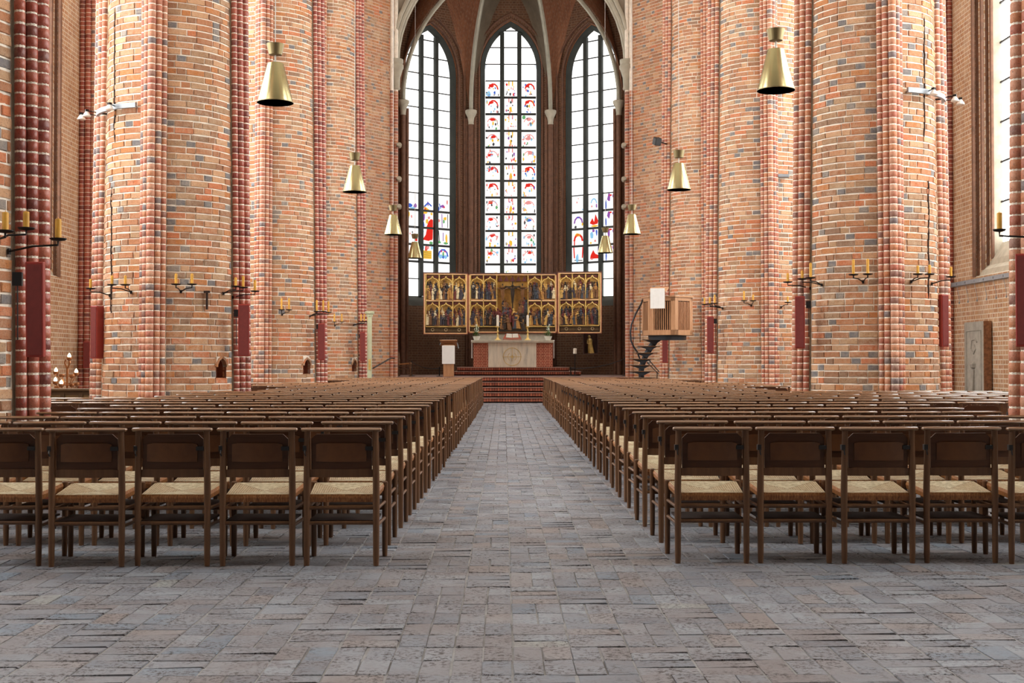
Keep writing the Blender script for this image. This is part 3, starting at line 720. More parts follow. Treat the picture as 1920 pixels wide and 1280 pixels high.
PIERS['R1'] = pier(XR, PY[1], 7.7, 'big round brick pier on the right with many grey headers and a lamp band', 300, 200)
PIERS['L2'] = pier(XL, PY[2], 10.3, 'second round brick pier behind the big left one, with a small arched niche', 300, 120, niche=(576, .98, 1.34, .23), red=True, chairline=722)
PIERS['R2'] = pier(XR, PY[2], 10.3, 'round brick pier between the pulpit pier and the big right pier', 300, 120, chairline=718)
PIERS['L3'] = pier(XL, PY[3], 12.6, 'slim far round brick pier nearest the choir on the left', 200, 60, niche=(665, 1.0, 1.34, .24), red=True, chairline=712)
PIERS['R3'] = pier(XR, PY[3], 12.6, 'far round brick pier behind the wooden pulpit', 200, 60, chairline=708)

def roll_column(rt, x, y, z1, sc, mk):
    mb = MB(); mb.tube([(x, y, 0), (x, y, CEIL - .02)], .055 * sc, 10); part('shaft_core', mb, [M['mortar']], rt)
    off = Vector(rt.location)
    its = [(0, Matrix.Translation(Vector((x, y, .05 + .1 * k)) - off) @ Matrix.Rotation(-pi / 2 + random.uniform(-.05, .05), 4, 'Z') @ Matrix.Diagonal((sc, sc, 1, 1))) for k in range(int(z1 / .1))]
    o = scatter('shaft_bricks', ST, its, [M[mk]], rt); o.data.polygons.foreach_set('use_smooth', [True] * len(o.data.polygons)); o.data.set_sharp_from_angle(angle=radians(45))
# ------------------------------------------------------------------ responds on the aisle walls
for side, x in ((-1, WALL_L), (1, WALL_R)):
    for yy in (20.3, 30.4):
        rt = empty('wall_respond', (x, yy, 0)); tag(rt, kind='structure')
        mb = MB(); xi = x - side * .55
        for (a, b) in (((x, yy - .5), (xi, yy - .5)), ((xi, yy - .5), (xi, yy + .5)), ((xi, yy + .5), (x, yy + .5))):
            L = (Vector(a) - Vector(b)).length
            mb.face([(a[0], a[1], 0), (b[0], b[1], 0), (b[0], b[1], CEIL), (a[0], a[1], CEIL)], [(0, 0), (L, 0), (L, CEIL), (0, CEIL)])
        part('respond_face', mb, [M['choir']], rt)
        for dx, dy in ((.06, -.56), (.2, -.58), (.33, -.56), (.57, -.46)):
            roll_column(rt, x - side * dx, yy + dy, 14.0, 1.25, 'shaft_red' if dx != .33 else 'shaft')
# ------------------------------------------------------------------ choir: steps, floor, vault
M['red_roll'] = plain('dark_red_respond_brick', srgb(120, 56, 48), .5, vary=.3, scale=9)
M['rowlock'] = walling('rowlock_step_bricks', srgb(190, 110, 82), srgb(128, 66, 52), srgb(72, 50, 44), bw=.165, rh=.30, ms=.012)
M['step_gap_shade'] = plain('step_gap_painted_shadow', srgb(70, 44, 36), .9, vary=.2)  # dark fill: the shadow line below each riser painted into the recess
M['step_top'] = plain('worn_step_tread', srgb(150, 120, 108), .55, vary=.25, scale=5)
M['choir_floor'] = plain('dark_choir_floor', srgb(110, 84, 74), .6, vary=.25, scale=4)
def step_mesh(x0, x1, y0, y1, z0, z1):
    mb = MB()
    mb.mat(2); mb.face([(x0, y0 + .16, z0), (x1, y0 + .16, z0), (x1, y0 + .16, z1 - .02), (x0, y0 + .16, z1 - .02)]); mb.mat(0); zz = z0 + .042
    mb.face([(x0, y0, zz), (x1, y0, zz), (x1, y0 + .16, zz), (x0, y0 + .16, zz)][::-1])
    mb.face([(x0, y0, zz), (x1, y0, zz), (x1, y0, z1 - .012), (x0, y0, z1 - .012)], [(x0, .02), (x1, .02), (x1, .28), (x0, .28)])
    for xx in (x0, x1): mb.face([(xx, y0, z0), (xx, y1, z0), (xx, y1, z1 - .012), (xx, y0, z1 - .012)], [(0, .02), (y1 - y0, .02), (y1 - y0, .28), (0, .28)])
    mb.mat(1); mb.box(((x0 + x1) / 2, (y0 + y1) / 2 - .02, z1 - .011), (x1 - x0 + .02, y1 - y0 + .04, .022))
    return mb
rt = empty('choir_steps', (XC, 40, 0)); tag(rt, 'five brick steps rising to the choir at the end of the aisle', 'steps')
for k in range(5):
    part('step', step_mesh(CH_L + .14, CH_R - .14, 40 + .32 * k, 40 + .32 * (k + 1) + (.02 if k < 4 else 0), 0.0 + .16 * k, .16 * (k + 1)), [M['rowlock'], M['step_top'], M['step_gap_shade']], rt)
mb = MB(); mb.box((XC, 47.45, CHOIR_Z - .1), (9.0, 11.7, .19)); tag(solo('floor_choir', mb, [M['choir_floor']], (XC, 47.4, CHOIR_Z)), kind='structure')
rt = empty('altar_podium', (XC, 46.5, CHOIR_Z)); tag(rt, 'low two-stepped brick podium carrying the altar', 'steps')
part('step', step_mesh(W(850, 697, 46.3).x, W(1089, 697, 46.3).x, 46.3, 50.6, .80, .95), [M['rowlock'], M['step_top'], M['step_gap_shade']], rt)
part('step', step_mesh(W(857, 690, 46.75).x, W(1067, 690, 46.75).x, 46.75, 50.4, .95, 1.10), [M['rowlock'], M['step_top'], M['step_gap_shade']], rt)

# ribs, corbels and corner shafts
KEY = Vector((XC, 48.9, 16.6))
def rib_path(p0, n=14, key=KEY):
    p0 = Vector(p0); h = Vector((key.x - p0.x, key.y - p0.y, 0)); D = h.length; H = key.z - p0.z; h.normalize()
    r = (D * D + H * H) / (2 * D); a1 = math.asin(min(1, H / r)); pts = []
    for i in range(n + 1):
        a = a1 * i / n; pts.append(p0 + h * (r - r * cos(a)) + Vector((0, 0, r * sin(a))))
    return pts
inset = []
for i, (x, y) in enumerate(AP):
    c = Vector((XC, 48.9)); v = (c - Vector((x, y))).normalized() * .22
    inset.append((x + v.x, y + v.y))
vn = ['at the left end of the apse', 'left of the middle apse window', 'right of the middle apse window', 'at the right end of the apse']
RIBS = []
KZ = [16.7, 18.7, 18.7, 16.7]
for i, (x, y) in enumerate(inset):
    path = rib_path((x, y, 11.75), 14, Vector((KEY.x, KEY.y, KZ[i]))); RIBS.append(path)
    rt = empty('vault_rib', (x, y, 11.3)); tag(rt, 'grey stone vault rib on a corbel ' + vn[i], None, 'apse vault ribs', 'structure')
    mb = MB(); mb.tube(path, .085, 8); mb.tube([p + Vector((0, -.05, -.07)) for p in path], .045, 6); part('rib', mb, [M['rib']], rt, smooth=True)
    mb = MB(); mb.lathe([(.10, -.50), (.12, -.46), (.11, -.40), (.14, -.2), (.22, -.04), (.24, 0.0), (.24, .1), (.2, .12)], (x, y, 11.6), 10); part('corbel', mb, [M['stone']], rt, smooth=True)
    mb = MB(); mb.tube([(x, y, CHOIR_Z), (x, y, 11.15)], .11, 10)
    for s_ in (-1, 1): mb.tube([(x + s_ * .16, y + .08, CHOIR_Z), (x + s_ * .16, y + .08, 11.4)], .07, 8)
    part('corner_shaft', mb, [M['apse_roll']], rt, smooth=True)
# vault webs between the ribs
for i in range(3):
    a, b = RIBS[i], RIBS[i + 1]; mb = MB(); n = len(a) - 1; S = 14
    grid = []
    for t in range(n + 1):
        row = []
        for s in range(S + 1):
            q = s / S; f = 1 - t / n
            out = (Vector(AP[i]).to_3d() * (1 - q) + Vector(AP[i + 1]).to_3d() * q) - (Vector(inset[i]).to_3d() * (1 - q) + Vector(inset[i + 1]).to_3d() * q)
            p = a[t].lerp(b[t], q) + out * f * .95 + Vector((0, 0, 4.9 * f ** 1.15 * (1 - abs(2 * q - 1) ** 1.8) * (1 if t else 1)))
            row.append((p + Vector((0, 0, .12)), (q * 3.6, t * .4)))
        grid.append(row)
    for t in range(n):
        for s in range(S):
            w_ = [grid[t][s], grid[t][s + 1], grid[t + 1][s + 1], grid[t + 1][s]]
            mb.face([p for p, _ in w_], [u for _, u in w_])
    o = solo('vault_web', mb, [M['plaster_dark'] if i == 1 else M['vault']], smooth=True); tag(o, kind='structure')
# transverse chancel arch, multi-roll, with corbels
for side in (-1, 1):
    x = CH_L if side < 0 else CH_R
    rt = empty('chancel_arch', (x, CH_Y, 10.5)); tag(rt, 'grey moulded springing of the chancel arch on the ' + ('left' if side < 0 else 'right'), None, 'chancel arch springings', 'structure')
    for k, (dx, dy, r_) in enumerate(((.05, 0, .10), (.0, -.16, .09), (.0, .16, .09), (-.08, -.28, .07), (-.08, .28, .07))):
        p0 = Vector((x - side * (dx), CH_Y + .3 + dy, 11.05)); pts = rib_path(p0, 12, Vector((XC, p0.y, 15.1 if k < 3 else 15.3)))
        mb = MB(); mb.tube(pts, r_, 8); part('arch_roll', mb, [M['rib']], rt, smooth=True)
    mb = MB(); mb.lathe([(.12, -.9), (.15, -.85), (.13, -.8), (.14, -.5), (.22, -.25), (.25, -.2), (.25, -.1), (.22, -.05), (.24, 0), (.24, .1)], (x - side * .06, CH_Y + .05, 11.05), 10); part('corbel', mb, [M['rib']], rt, smooth=True)
    roll_column(rt, x - side * .05, CH_Y + .03, 10.2, 1.5, 'shaft'); roll_column(rt, x + side * .06, CH_Y - .13, 10.2, 1.15, 'shaft')
    mb = MB(); ap = rib_path(Vector((x, CH_Y + .3, 11.05)), 12, Vector((XC, CH_Y + .3, 15.2)))
    for a, b in zip(ap[:-1], ap[1:]):
        if a.z > 14.9: break
        mb.mesh_part([(x + side * .02, CH_Y + d_, a.z) for d_ in (.12, .5)] + [(a.x, CH_Y + d_, a.z) for d_ in (.12, .5)] + [(x + side * .02, CH_Y + d_, b.z) for d_ in (.12, .5)] + [(b.x, CH_Y + d_, b.z) for d_ in (.12, .5)], [(0, 2, 6, 4), (1, 5, 7, 3), (2, 3, 7, 6)])
    part('arch_spandrel', mb, [M['plaster']], rt)
    for k, zz in enumerate((6.3, 7.2, 8.3)):          # small spotlights fixed to the jamb
        sp = empty('spotlight', (x - side * .17, CH_Y - .1, zz)); tag(sp, ['lowest', 'middle', 'topmost'][k] + ' small grey spotlight on the ' + ('left' if side < 0 else 'right') + ' chancel jamb', 'spotlight', 'jamb spotlights')
        mb = MB(); mb.lathe([(.03, -.1), (.07, -.06), (.085, .06), (.07, .08)], (x - side * .19, CH_Y - .16, zz), 8, M=Matrix.Rotation(radians(60), 3, 'X')); part('lamp_head', mb, [M['grey_metal']] if 'grey_metal' in M else [M['rib']], sp, smooth=True)
        mb = MB(); mb.tube([(x - side * .06, CH_Y, zz), (x - side * .19, CH_Y - .14, zz)], .015, 6); part('bracket', mb, [M['iron']], sp)

# ------------------------------------------------------------------ wood, cloth, metal
def wood(name, c1, c2, rough=.45, scale=(30, 30, 3), spec=.4):
    t = NT(name); tc = t.n.new('ShaderNodeTexCoord'); mp = t.node('ShaderNodeMapping'); mp.inputs['Scale'].default_value = scale
    t.l(tc.outputs['Object'], mp.inputs[0]); nz = t.noise(1.0, mp.outputs[0], 4)
    oi = t.n.new('ShaderNodeObjectInfo')
    c = t.ramp(nz, [(.3, c1), (.7, c2)])
    c = t.mix(t.math('MULTIPLY', oi.outputs['Random'], .35), c, tuple(x * .55 for x in c1[:3]) + (1,))
    t.col(c); t.rough(float(rough)); t.b.inputs['Specular IOR Level'].default_value = spec
    return t.m
M['chair_wood'] = wood('dark_stained_beech', srgb(90, 62, 41), srgb(122, 86, 57), .36)
M['chair_rail'] = wood('polished_highlit_rail', srgb(116, 84, 60), srgb(148, 110, 80), .2, (3, 30, 30), 1.0)  # polished rail, base colour lightened to paint in window highlights
M['chair_board'] = wood('brown_plywood_back', srgb(74, 44, 25), srgb(98, 61, 36), .4, (2, 20, 20))
M['leather'] = wood('brown_leather_pocket', srgb(80, 48, 26), srgb(112, 72, 40), .38, (6, 6, 6))
def rush_material():
    t = NT('woven_rush'); uv = t.n.new('ShaderNodeUVMap').outputs[0]; sp = t.node('ShaderNodeSeparateXYZ'); t.l(uv, sp.inputs[0])
    m = t.math('MAXIMUM', t.math('ABSOLUTE', sp.outputs[0]), t.math('ABSOLUTE', sp.outputs[1]))
    nz = t.noise(9, uv, 3); p = t.pos(); n2 = t.noise(40, p, 3)
    w = t.math('SINE', t.math('ADD', t.math('MULTIPLY', m, 95.0), t.math('MULTIPLY', nz, 5.0)))
    side = t.math('GREATER_THAN', t.math('ABSOLUTE', sp.outputs[0]), t.math('ABSOLUTE', sp.outputs[1]))
    c = t.ramp(t.math('ADD', t.math('MULTIPLY', w, .22), n2), [(.25, srgb(126, 110, 82)), (.5, srgb(190, 176, 142)), (.8, srgb(218, 208, 178))])
    c = t.mix(t.math('MULTIPLY', side, .5), c, srgb(150, 118, 78))
    dg = t.math('ABSOLUTE', t.math('SUBTRACT', t.math('ABSOLUTE', sp.outputs[0]), t.math('ABSOLUTE', sp.outputs[1])))
    c = t.mix(t.ramp(dg, [(.0, (.7, .7, .7, 1)), (.05, (0, 0, 0, 1))]), c, srgb(110, 84, 54))
    t.col(c); t.rough(.6); t.bump(w, .5, .004)
    return t.m
M['rush'] = rush_material()
def rim_material():
    t = NT('wrapped_rush_edge'); p = t.pos(); mp = t.node('ShaderNodeMapping'); mp.inputs['Scale'].default_value = (140, 140, 12); t.l(p, mp.inputs[0])
    t.col(t.ramp(t.noise(1.0, mp.outputs[0], 3), [(.3, srgb(104, 62, 30)), (.55, srgb(160, 104, 54)), (.8, srgb(196, 150, 96))])); t.rough(.55); return t.m
M['rush_rim'] = rim_material()
M['brass'] = plain('satin_brass', srgb(186, 178, 134), .27, metal=1.0, vary=.10, scale=2.5)
M['brass_dark'] = plain('dark_brass_collar', srgb(128, 116, 84), .4, metal=.85, vary=.1, scale=3)
M['lamp_inside'] = plain('dark_lamp_inside', srgb(56, 48, 36), .6, vary=.1)
M['cable'] = plain('pale_lamp_cable', srgb(190, 188, 182), .6, vary=.1)
M['grey_metal'] = plain('grey_painted_steel', srgb(140, 146, 152), .45, metal=.3, vary=.1)
M['bulb'] = plain('clear_lamp_bulb', srgb(226, 226, 220), .15, vary=.05)
M['wax'] = plain('yellow_beeswax', srgb(214, 160, 58), .5, vary=.15, scale=10)
M['wax_white'] = plain('white_wax', srgb(232, 226, 210), .5, vary=.05)
M['speaker'] = plain('dark_red_lacquer', srgb(150, 52, 44), .42, vary=.08, scale=3)
M['speaker_side'] = plain('dark_maroon_cloth', srgb(116, 44, 40), .7, vary=.1, scale=20)
M['black'] = plain('black_plastic', srgb(26, 26, 28), .5, vary=.1)
M['oak'] = wood('pale_oak', srgb(170, 122, 84), srgb(196, 150, 110), .5, (20, 20, 3))
M['oak_slat'] = wood('oak_slat', srgb(160, 112, 76), srgb(186, 138, 98), .5, (20, 20, 3))
M['cavity'] = plain('dark_wood_inside', srgb(48, 30, 22), .8, vary=.2)
M['linen'] = plain('white_linen', srgb(232, 234, 232), .9, vary=.03, scale=12)
M['steel_blue'] = plain('dark_painted_steel', srgb(52, 56, 62), .4, metal=.5, vary=.15)
M['gilt'] = plain('old_gilding', srgb(206, 172, 98), .4, metal=.15, vary=.25, scale=12)
M['gilt_bg'] = plain('gold_ground', srgb(196, 154, 80), .4, metal=.12, vary=.25, scale=8)
M['frame_salmon'] = plain('salmon_and_gold_frame', srgb(216, 172, 124), .5, metal=.0, vary=.15, scale=6)
M['frame_dark'] = plain('dark_brown_case', srgb(74, 42, 32), .5, vary=.2)
M['frame_red'] = plain('red_frame_edge', srgb(128, 56, 36), .5, vary=.2)
M['predella'] = plain('dark_gilt_strip', srgb(84, 66, 40), .5, metal=.2, vary=.4, scale=14)
M['tracery_red'] = plain('dark_red_canopy', srgb(84, 34, 30), .6, vary=.2)
for k, c in dict(a=(58, 52, 60), b=(112, 76, 46), c=(194, 154, 84), d=(98, 46, 42), e=(206, 188, 150), f=(60, 66, 74), g=(160, 114, 58), h=(46, 38, 34)).items():
    M['fig_' + k] = plain('carved_figure_paint_' + k, srgb(*c), .4, metal=.0, vary=.3, scale=20)

# ------------------------------------------------------------------ chairs
def sheet(mb, hw, z0, z1, bow, y, t=.012, rc=.03, n=10):
    """curved upright board, rounded upper corners"""
    cols = []
    for i in range(n + 1):
        x = -hw + 2 * hw * i / n; e = hw - abs(x); zt = z1
        if e < rc: zt = z1 - rc + sqrt(max(0, rc * rc - (rc - e) ** 2))
        yy = y - bow * (1 - (x / hw) ** 2)
        cols.append((x, yy, zt))
    vs = []; fs = []
    for x, yy, zt in cols: vs += [(x, yy, z0), (x, yy, zt), (x, yy + t, z0), (x, yy + t, zt)]
    for i in range(n):
        a, b = i * 4, i * 4 + 4
        fs += [(a, b, b + 1, a + 1), (a + 3, b + 3, b + 2, a + 2), (a + 1, b + 1, b + 3, a + 3), (a + 2, b + 2, b, a)]
    fs += [(0, 1, 3, 2), (n * 4, n * 4 + 2, n * 4 + 3, n * 4 + 1)]
    mb.mesh_part(vs, fs)
def seat_mesh(mb, g, top_mat=0, rim_mat=1):
    P = lambda u, v, z: ((.188 + .027 * (v + 1) / 2) * u, .2 + .195 * v, z + .034 * (v + 1) / 2)
    up = lambda v: .034 * (v + 1) / 2
    zf = lambda u, v: .425 - .016 * (1 - max(abs(u), abs(v)))
    mb.mat(top_mat)
    for i in range(g):
        for j in range(g):
            c = [(-1 + 2 * a / g, -1 + 2 * b / g) for a, b in ((i, j), (i + 1, j), (i + 1, j + 1), (i, j + 1))]
            mb.face([P(u, v, zf(u, v)) for u, v in c], c)
    mb.mat(rim_mat)
    ring = [(-1, -1), (1, -1), (1, 1), (-1, 1)]
    for k in range(4):
        a, b = ring[k], ring[(k + 1) % 4]; m_ = lambda q, s: (q[0] * s, q[1] * s)
        mb.face([P(*a, .425), P(*m_(a, 1.035), .407), P(*m_(b, 1.035), .407), P(*b, .425)][::-1])
        mb.face([P(*m_(a, 1.035), .407), P(*m_(a, 1.0), .378), P(*m_(b, 1.0), .378), P(*m_(b, 1.035), .407)][::-1])
    mb.face([P(*q, .378) for q in ring][::-1])
def chair_parts(n=8, g=8):
    out = []
    def add(name, mats, smooth=True):
        mb = MB(); out.append((name, mb, mats, smooth)); return mb
    for s in (-1, 1): add('back_leg', ['chair_wood']).tube([(s * .207, .0, 0), (s * .207, 0, .05), (s * .207, 0, .45), (s * .203, -.012, .803)], [.016, .0185, .021, .018], n)
    for s in (-1, 1): add('front_leg', ['chair_wood']).tube([(s * .222, .392, 0), (s * .222, .392, .05), (s * .222, .392, .462), (s * .222, .392, .468)], [.0155, .0175, .019, .012], n)
    add('top_rail', ['chair_rail']).tube([(x, -.012 - .012 * (1 - (x / .24) ** 2), .812) for x in (-.240, -.233, -.15, 0, .15, .233, .240)], [.005, .011, .0125, .012, .0125, .011, .005], n, sx=2.5)
    sheet(add('backrest', ['chair_board']), .181, .545, .785, .018, -.002, .012, .03, n + 2)
    mb = add('back_rail', ['chair_wood']); sheet(mb, .186, .528, .578, .018, -.008, .024, .004, n)
    mb = add('book_pocket', ['leather']); sheet(mb, .15, .622, .732, .026, -.018, .010, .008, n)
    mb = add('pocket_strap', ['black'], False); mb.box((.166, -.012, .70), (.045, .022, .024))
    mb = add('coupling_hook', ['black'], False); mb.box((-.217, -.012, .70), (.022, .034, .032)); mb.tube([(-.215, -.028, .69), (-.215, -.036, .672), (-.21, -.03, .655)], .004, 5)
    mb = add('seat', ['rush', 'rush_rim'], False); seat_mesh(mb, g)
    for z in (.345, .255): add('back_stretcher', ['chair_wood']).tube([(-.205, 0, z), (.205, 0, z)], .0115, n)
    for s in (-1, 1):
        for z in (.335, .235): add('side_stretcher', ['chair_wood']).tube([(s * .207, 0, z), (s * .221, .39, z + .005)], .0105, n)
    mb = add('book_shelf', ['cavity'], False); mb.box((0, .2, .262), (.40, .34, .012))
    add('front_stretcher', ['chair_wood']).tube([(-.22, .39, .30), (.22, .39, .30)], .0115, n)
    return out
full = [(nm, mb.mesh(nm, [M[m] for m in mats], None, sm)) for nm, mb, mats, sm in chair_parts(10, 8)]
CM = ['chair_wood', 'chair_rail', 'chair_board', 'leather', 'black', 'rush', 'rush_rim', 'cavity']
def joined_chair(n, g, skip=()):
    mb = MB()
    for nm, p, mats, sm in chair_parts(n, g):
        if nm in skip: continue
        b = len(mb.v); mb.v.extend(p.v)
        for f, mi, uv in zip(p.f, p.m, p.uv): mb.f.append(tuple(i + b for i in f)); mb.m.append(CM.index(mats[mi])); mb.uv.append(uv)
        mb.has_uv = mb.has_uv or p.has_uv
    return mb
plain_chair = joined_chair(6, 4).mesh('church_chair', [M[m] for m in CM], None, True)
far_mb = joined_chair(5, 2, ('pocket_strap', 'coupling_hook'))
FAR_T = (far_mb.v, far_mb.f, far_mb.m)
CR = random.Random(11)
allch = []
def blocked(x, y):
    if 3.3 < x < 5.6 and 33.8 < y < 37: return True
    return any(abs(x - px) < 1.6 and -1.75 < y - py < 1.55 for px in (XL, XR) for py in PY)
for side in (-1, 1):
    for k in range(35):
        y = 7.66 + .868 * k + (.08 if side > 0 else 0)
        edge = (-.742 if side < 0 else 1.03) + (y - 7.64) * .0042
        reach = 7.0 if y < 18.9 else 4.9
        if side < 0 and y > 15.4: reach = 4.1 if y < 22.5 else 4.9
        m = 0; shift = CR.uniform(-.035, .035) if k else 0
        while True:
            x = edge + side * (.228 + .503 * m) + (shift if m else shift * .4) + (CR.uniform(-.004, .004) if k or m else 0)
            m += 1
            if abs(x) > reach: break
            if blocked(x, y): continue
            px = project((x - side * .23, y, .8))[0]
            if px < -40 or px > 1960: break
            rz = CR.uniform(-.018, .018)
            allch.append((y, side, k, m, x, y + CR.uniform(-.03, .03), rz))
allch.sort(key=lambda c: (c[2], c[3], c[1]))
far = []
for idx, (_, side, k, m, x, y, rz) in enumerate(allch):
    if idx < 300:
        sd = 'left' if side < 0 else 'right'
        lab = 'rush-seat chair %s of the aisle, %s row from the rear, %s from the aisle' % (sd, ORD[k + 1], ORD[m])
        if k < 3:
            rt = empty('church_chair', (x, y, 0), rz)
            for nm, me in full: link(nm, me, rt)
        else:
            rt = link('church_chair', plain_chair, None, (x, y, 0), rz)
        tag(rt, lab, 'chair', 'rush-seat chairs in rows')
    else:
        far.append((0, Matrix.Translation((x, y, 0)) @ Matrix.Rotation(rz, 4, 'Z')))
o = scatter('far_chair_rows', [FAR_T], far, [M[m if m != 'rush' else 'rush_far'] for m in CM] if 'rush_far' in M else [M[m] for m in CM], None)
tag(o, 'far rows of rush-seat wooden chairs reaching to the choir steps', 'chair', 'rush-seat chairs in rows', 'stuff')

# ------------------------------------------------------------------ pendant lamps
def lamp(px, py_bottom, Y, label):
    b = W(px, py_bottom, Y); x, y, z = b
    rt = empty('pendant_lamp', (x, y, z)); tag(rt, label, 'lamp', 'brass cone pendant lamps')
    mb = MB(); mb.lathe([(.235, 0), (.105, .515), (.10, .52), (.03, .525)], (x, y, z), 28); part('shade', mb, [M['brass']], rt, smooth=True)
    mb = MB(); mb.lathe([(.232, .001), (.10, .50)], (x, y, z), 24); part('shade_inside', mb, [M['lamp_inside']], rt, smooth=True)
    mb = MB(); mb.lathe([(.238, 0), (.238, .008), (.23, .008)], (x, y, z), 28); part('shade_rim', mb, [M['brass_dark']], rt)
    mb = MB(); mb.tube([(x, y, z + .5), (x, y, z + .72)], .011, 6); part('rod', mb, [M['cable']], rt)
    mb = MB(); mb.lathe([(.06, .625), (.085, .63), (.118, .77), (.11, .775), (.02, .77)], (x, y, z), 20); part('cap', mb, [M['brass_dark']], rt, smooth=True)
    mb = MB(); mb.tube([(x, y, z + .77), (x, y, CEIL - .01)], .006, 5); part('cable', mb, [M['cable']], rt)
for px, py, Y, lb in ((516, 193, 16.7, 'largest brass cone lamp on the left, hanging before the left piers'), (665, 360, 25.3, 'second brass cone lamp of the left row, before the far pier'),
                      (737, 440, 33.6, 'third brass cone lamp of the left row, at the chancel wall edge'), (778, 484, 40.8, 'farthest left brass cone lamp, hanging before the red-robed stained glass'),
                      (1455, 170, 16.0, 'largest brass cone lamp on the right, high before the right piers'), (1273, 356, 25.0, 'second brass cone lamp of the right row, above the pulpit'),
                      (1185, 439, 33.6, 'third brass cone lamp of the right row, at the chancel wall edge'), (1135, 474, 39.0, 'farthest right brass cone lamp, before the right stained glass')):
    lamp(px, py, Y, lb)
# ------------------------------------------------------------------ altarpiece with two wings
def figure(mb, x, y, z, h, w=1.0, lean=0.0):
    """small carved robed figure with shoulders, arms and head"""
    pr = [(.17, 0), (.15, .25), (.12, .5), (.145, .72), (.11, .79), (.045, .82), (.05, .84)]
    b = len(mb.v)
    mb.lathe([(r * h * w, zz * h) for r, zz in pr], (x, y, z), 6)
    mb.lathe([(.02 * h, .83 * h), (.07 * h, .87 * h), (.078 * h, .92 * h), (.055 * h, .975 * h), (.0, 1.0 * h)], (x, y - .01, z), 6)
    s = 1 if (x * 37) % 1 > .5 else -1
    mb.tube([(x + s * .12 * h * w, y - .02, z + .70 * h), (x + s * .16 * h * w, y - .05, z + .55 * h), (x - s * .02 * h, y - .09, z + .50 * h)], [.04 * h, .036 * h, .025 * h], 5)
    for i in range(b, len(mb.v)):
        v = mb.v[i]; mb.v[i] = (v[0] + lean * (v[2] - z), y + (v[1] - y) * .75, v[2])
RY = 49.7
AX = lambda px: W(px, 570, RY).x
AZ = lambda py: W(960, py, RY).z
def bend(x):
    """the wings stand a little forward of the shrine"""
    xm0, xm1 = AX(878), AX(1044.5)
    return RY - .22 * (max(0, xm0 - x, x - xm1) / 1.7)
alt = empty('altarpiece', (AX(961), RY, AZ(626))); tag(alt, 'winged carved altarpiece with gilded relief scenes above the altar', 'altarpiece')
def abox(name, px0, px1, py0, py1, d0, d1, m):
    x0, x1, z0, z1 = AX(px0), AX(px1), AZ(py1), AZ(py0); mb = MB()
    poly = [(x0, z0), (x1, z0), (x1, z1), (x0, z1)]
    mb.prism(poly, lambda u, z, d: (u, bend(u) - d, z), d0, d1); return part(name, mb, [M[m]], alt)
GR = random.Random(5)
FK = ['fig_a', 'fig_b', 'fig_c', 'fig_d', 'fig_e', 'fig_f', 'fig_g', 'fig_h']
FMATS = [M[k] for k in FK]
def scene_panel(px0, px1, py0, py1, dens=1.0):
    sc = abox('scene_panel', px0, px1, py0, py1, -.02, .01, 'gilt_bg')
    x0, x1, z0, z1 = AX(px0), AX(px1), AZ(py1), AZ(py0); w, h = x1 - x0, z1 - z0
    mb = MB()
    for row, (n, fh, dy, base) in enumerate(((6, .46, .05, .27), (6, .46, .09, .13), (5, .42, .13, 0.02))):
        for i in range(n):
            mb.mat(GR.choice((0, 0, 1, 2, 3, 4, 5, 6, 7, 7, 1)))
            x = x0 + w * (i + .5 + GR.uniform(-.25, .25)) / n
            figure(mb, x, bend(x) - dy, z0 + h * (base + GR.uniform(-.02, .05)), h * fh * GR.uniform(.9, 1.08), GR.uniform(.8, 1.1), GR.uniform(-.15, .15))
    mb.mat(GR.choice((1, 6, 7))); xm = (x0 + x1) / 2
    mb.box((xm, bend(xm) - .08, z0 + .02), (w * .98, .14, .05))
    o = part('carved_figures', mb, FMATS, sc); o['kind'] = 'stuff'
    # canopy: dark red strip, green edge, gold ogee
    mb = MB(); mb.prism([(x0, z1 - h * .11), (x1, z1 - h * .11), (x1, z1 - h * .02), (x0, z1 - h * .02)], lambda u, z, d: (u, bend(u) - d, z), .02, .09); part('canopy', mb, [M['tracery_red']], sc)
    mb = MB(); q = .13
    for s in (-1, 1):
        mb.tube([(xm + s * w * .5, bend(xm) - q, z1 - h * .34), (xm + s * w * .46, bend(xm) - q, z1 - h * .25), (xm + s * w * .30, bend(xm) - q, z1 - h * .17), (xm + s * w * .08, bend(xm) - q, z1 - h * .12), (xm, bend(xm) - q, z1 - h * .04)], .022, 5)
    part('tracery', mb, [M['gilt']], sc)
    return sc
# cases
for nm, a, b, t, bo in (('wing_case', 795, 877.5, 511.5, 627), ('shrine_case', 878, 1044.2, 512, 624.5), ('wing_case', 1045, 1127, 509.5, 625.5)):
    abox(nm, a, b, t, bo, -.30 if nm == 'shrine_case' else -.1, -.02, 'frame_dark')
    f = 2.0
    for args in ((a, b, t, t + 2.2, 'frame_dark'), (a, b, bo - 1.0, bo, 'frame_red'), (a, a + .9, t, bo, 'frame_red'), (b - .9, b, t, bo, 'frame_red')):
        abox('case_edge', args[0], args[1], args[2], args[3], -.02, .17, args[4])
    a2, b2, t2, bo2 = a + .9, b - .9, t + 2.2, bo - 1.0
    for args in ((a2, b2, t2, t2 + 2), (a2, b2, bo2 - 2, bo2), (a2, a2 + 2.2, t2, bo2), (b2 - 2.2, b2, t2, bo2)):
        abox('gilt_frame', *args, -.02, .16, 'frame_salmon')
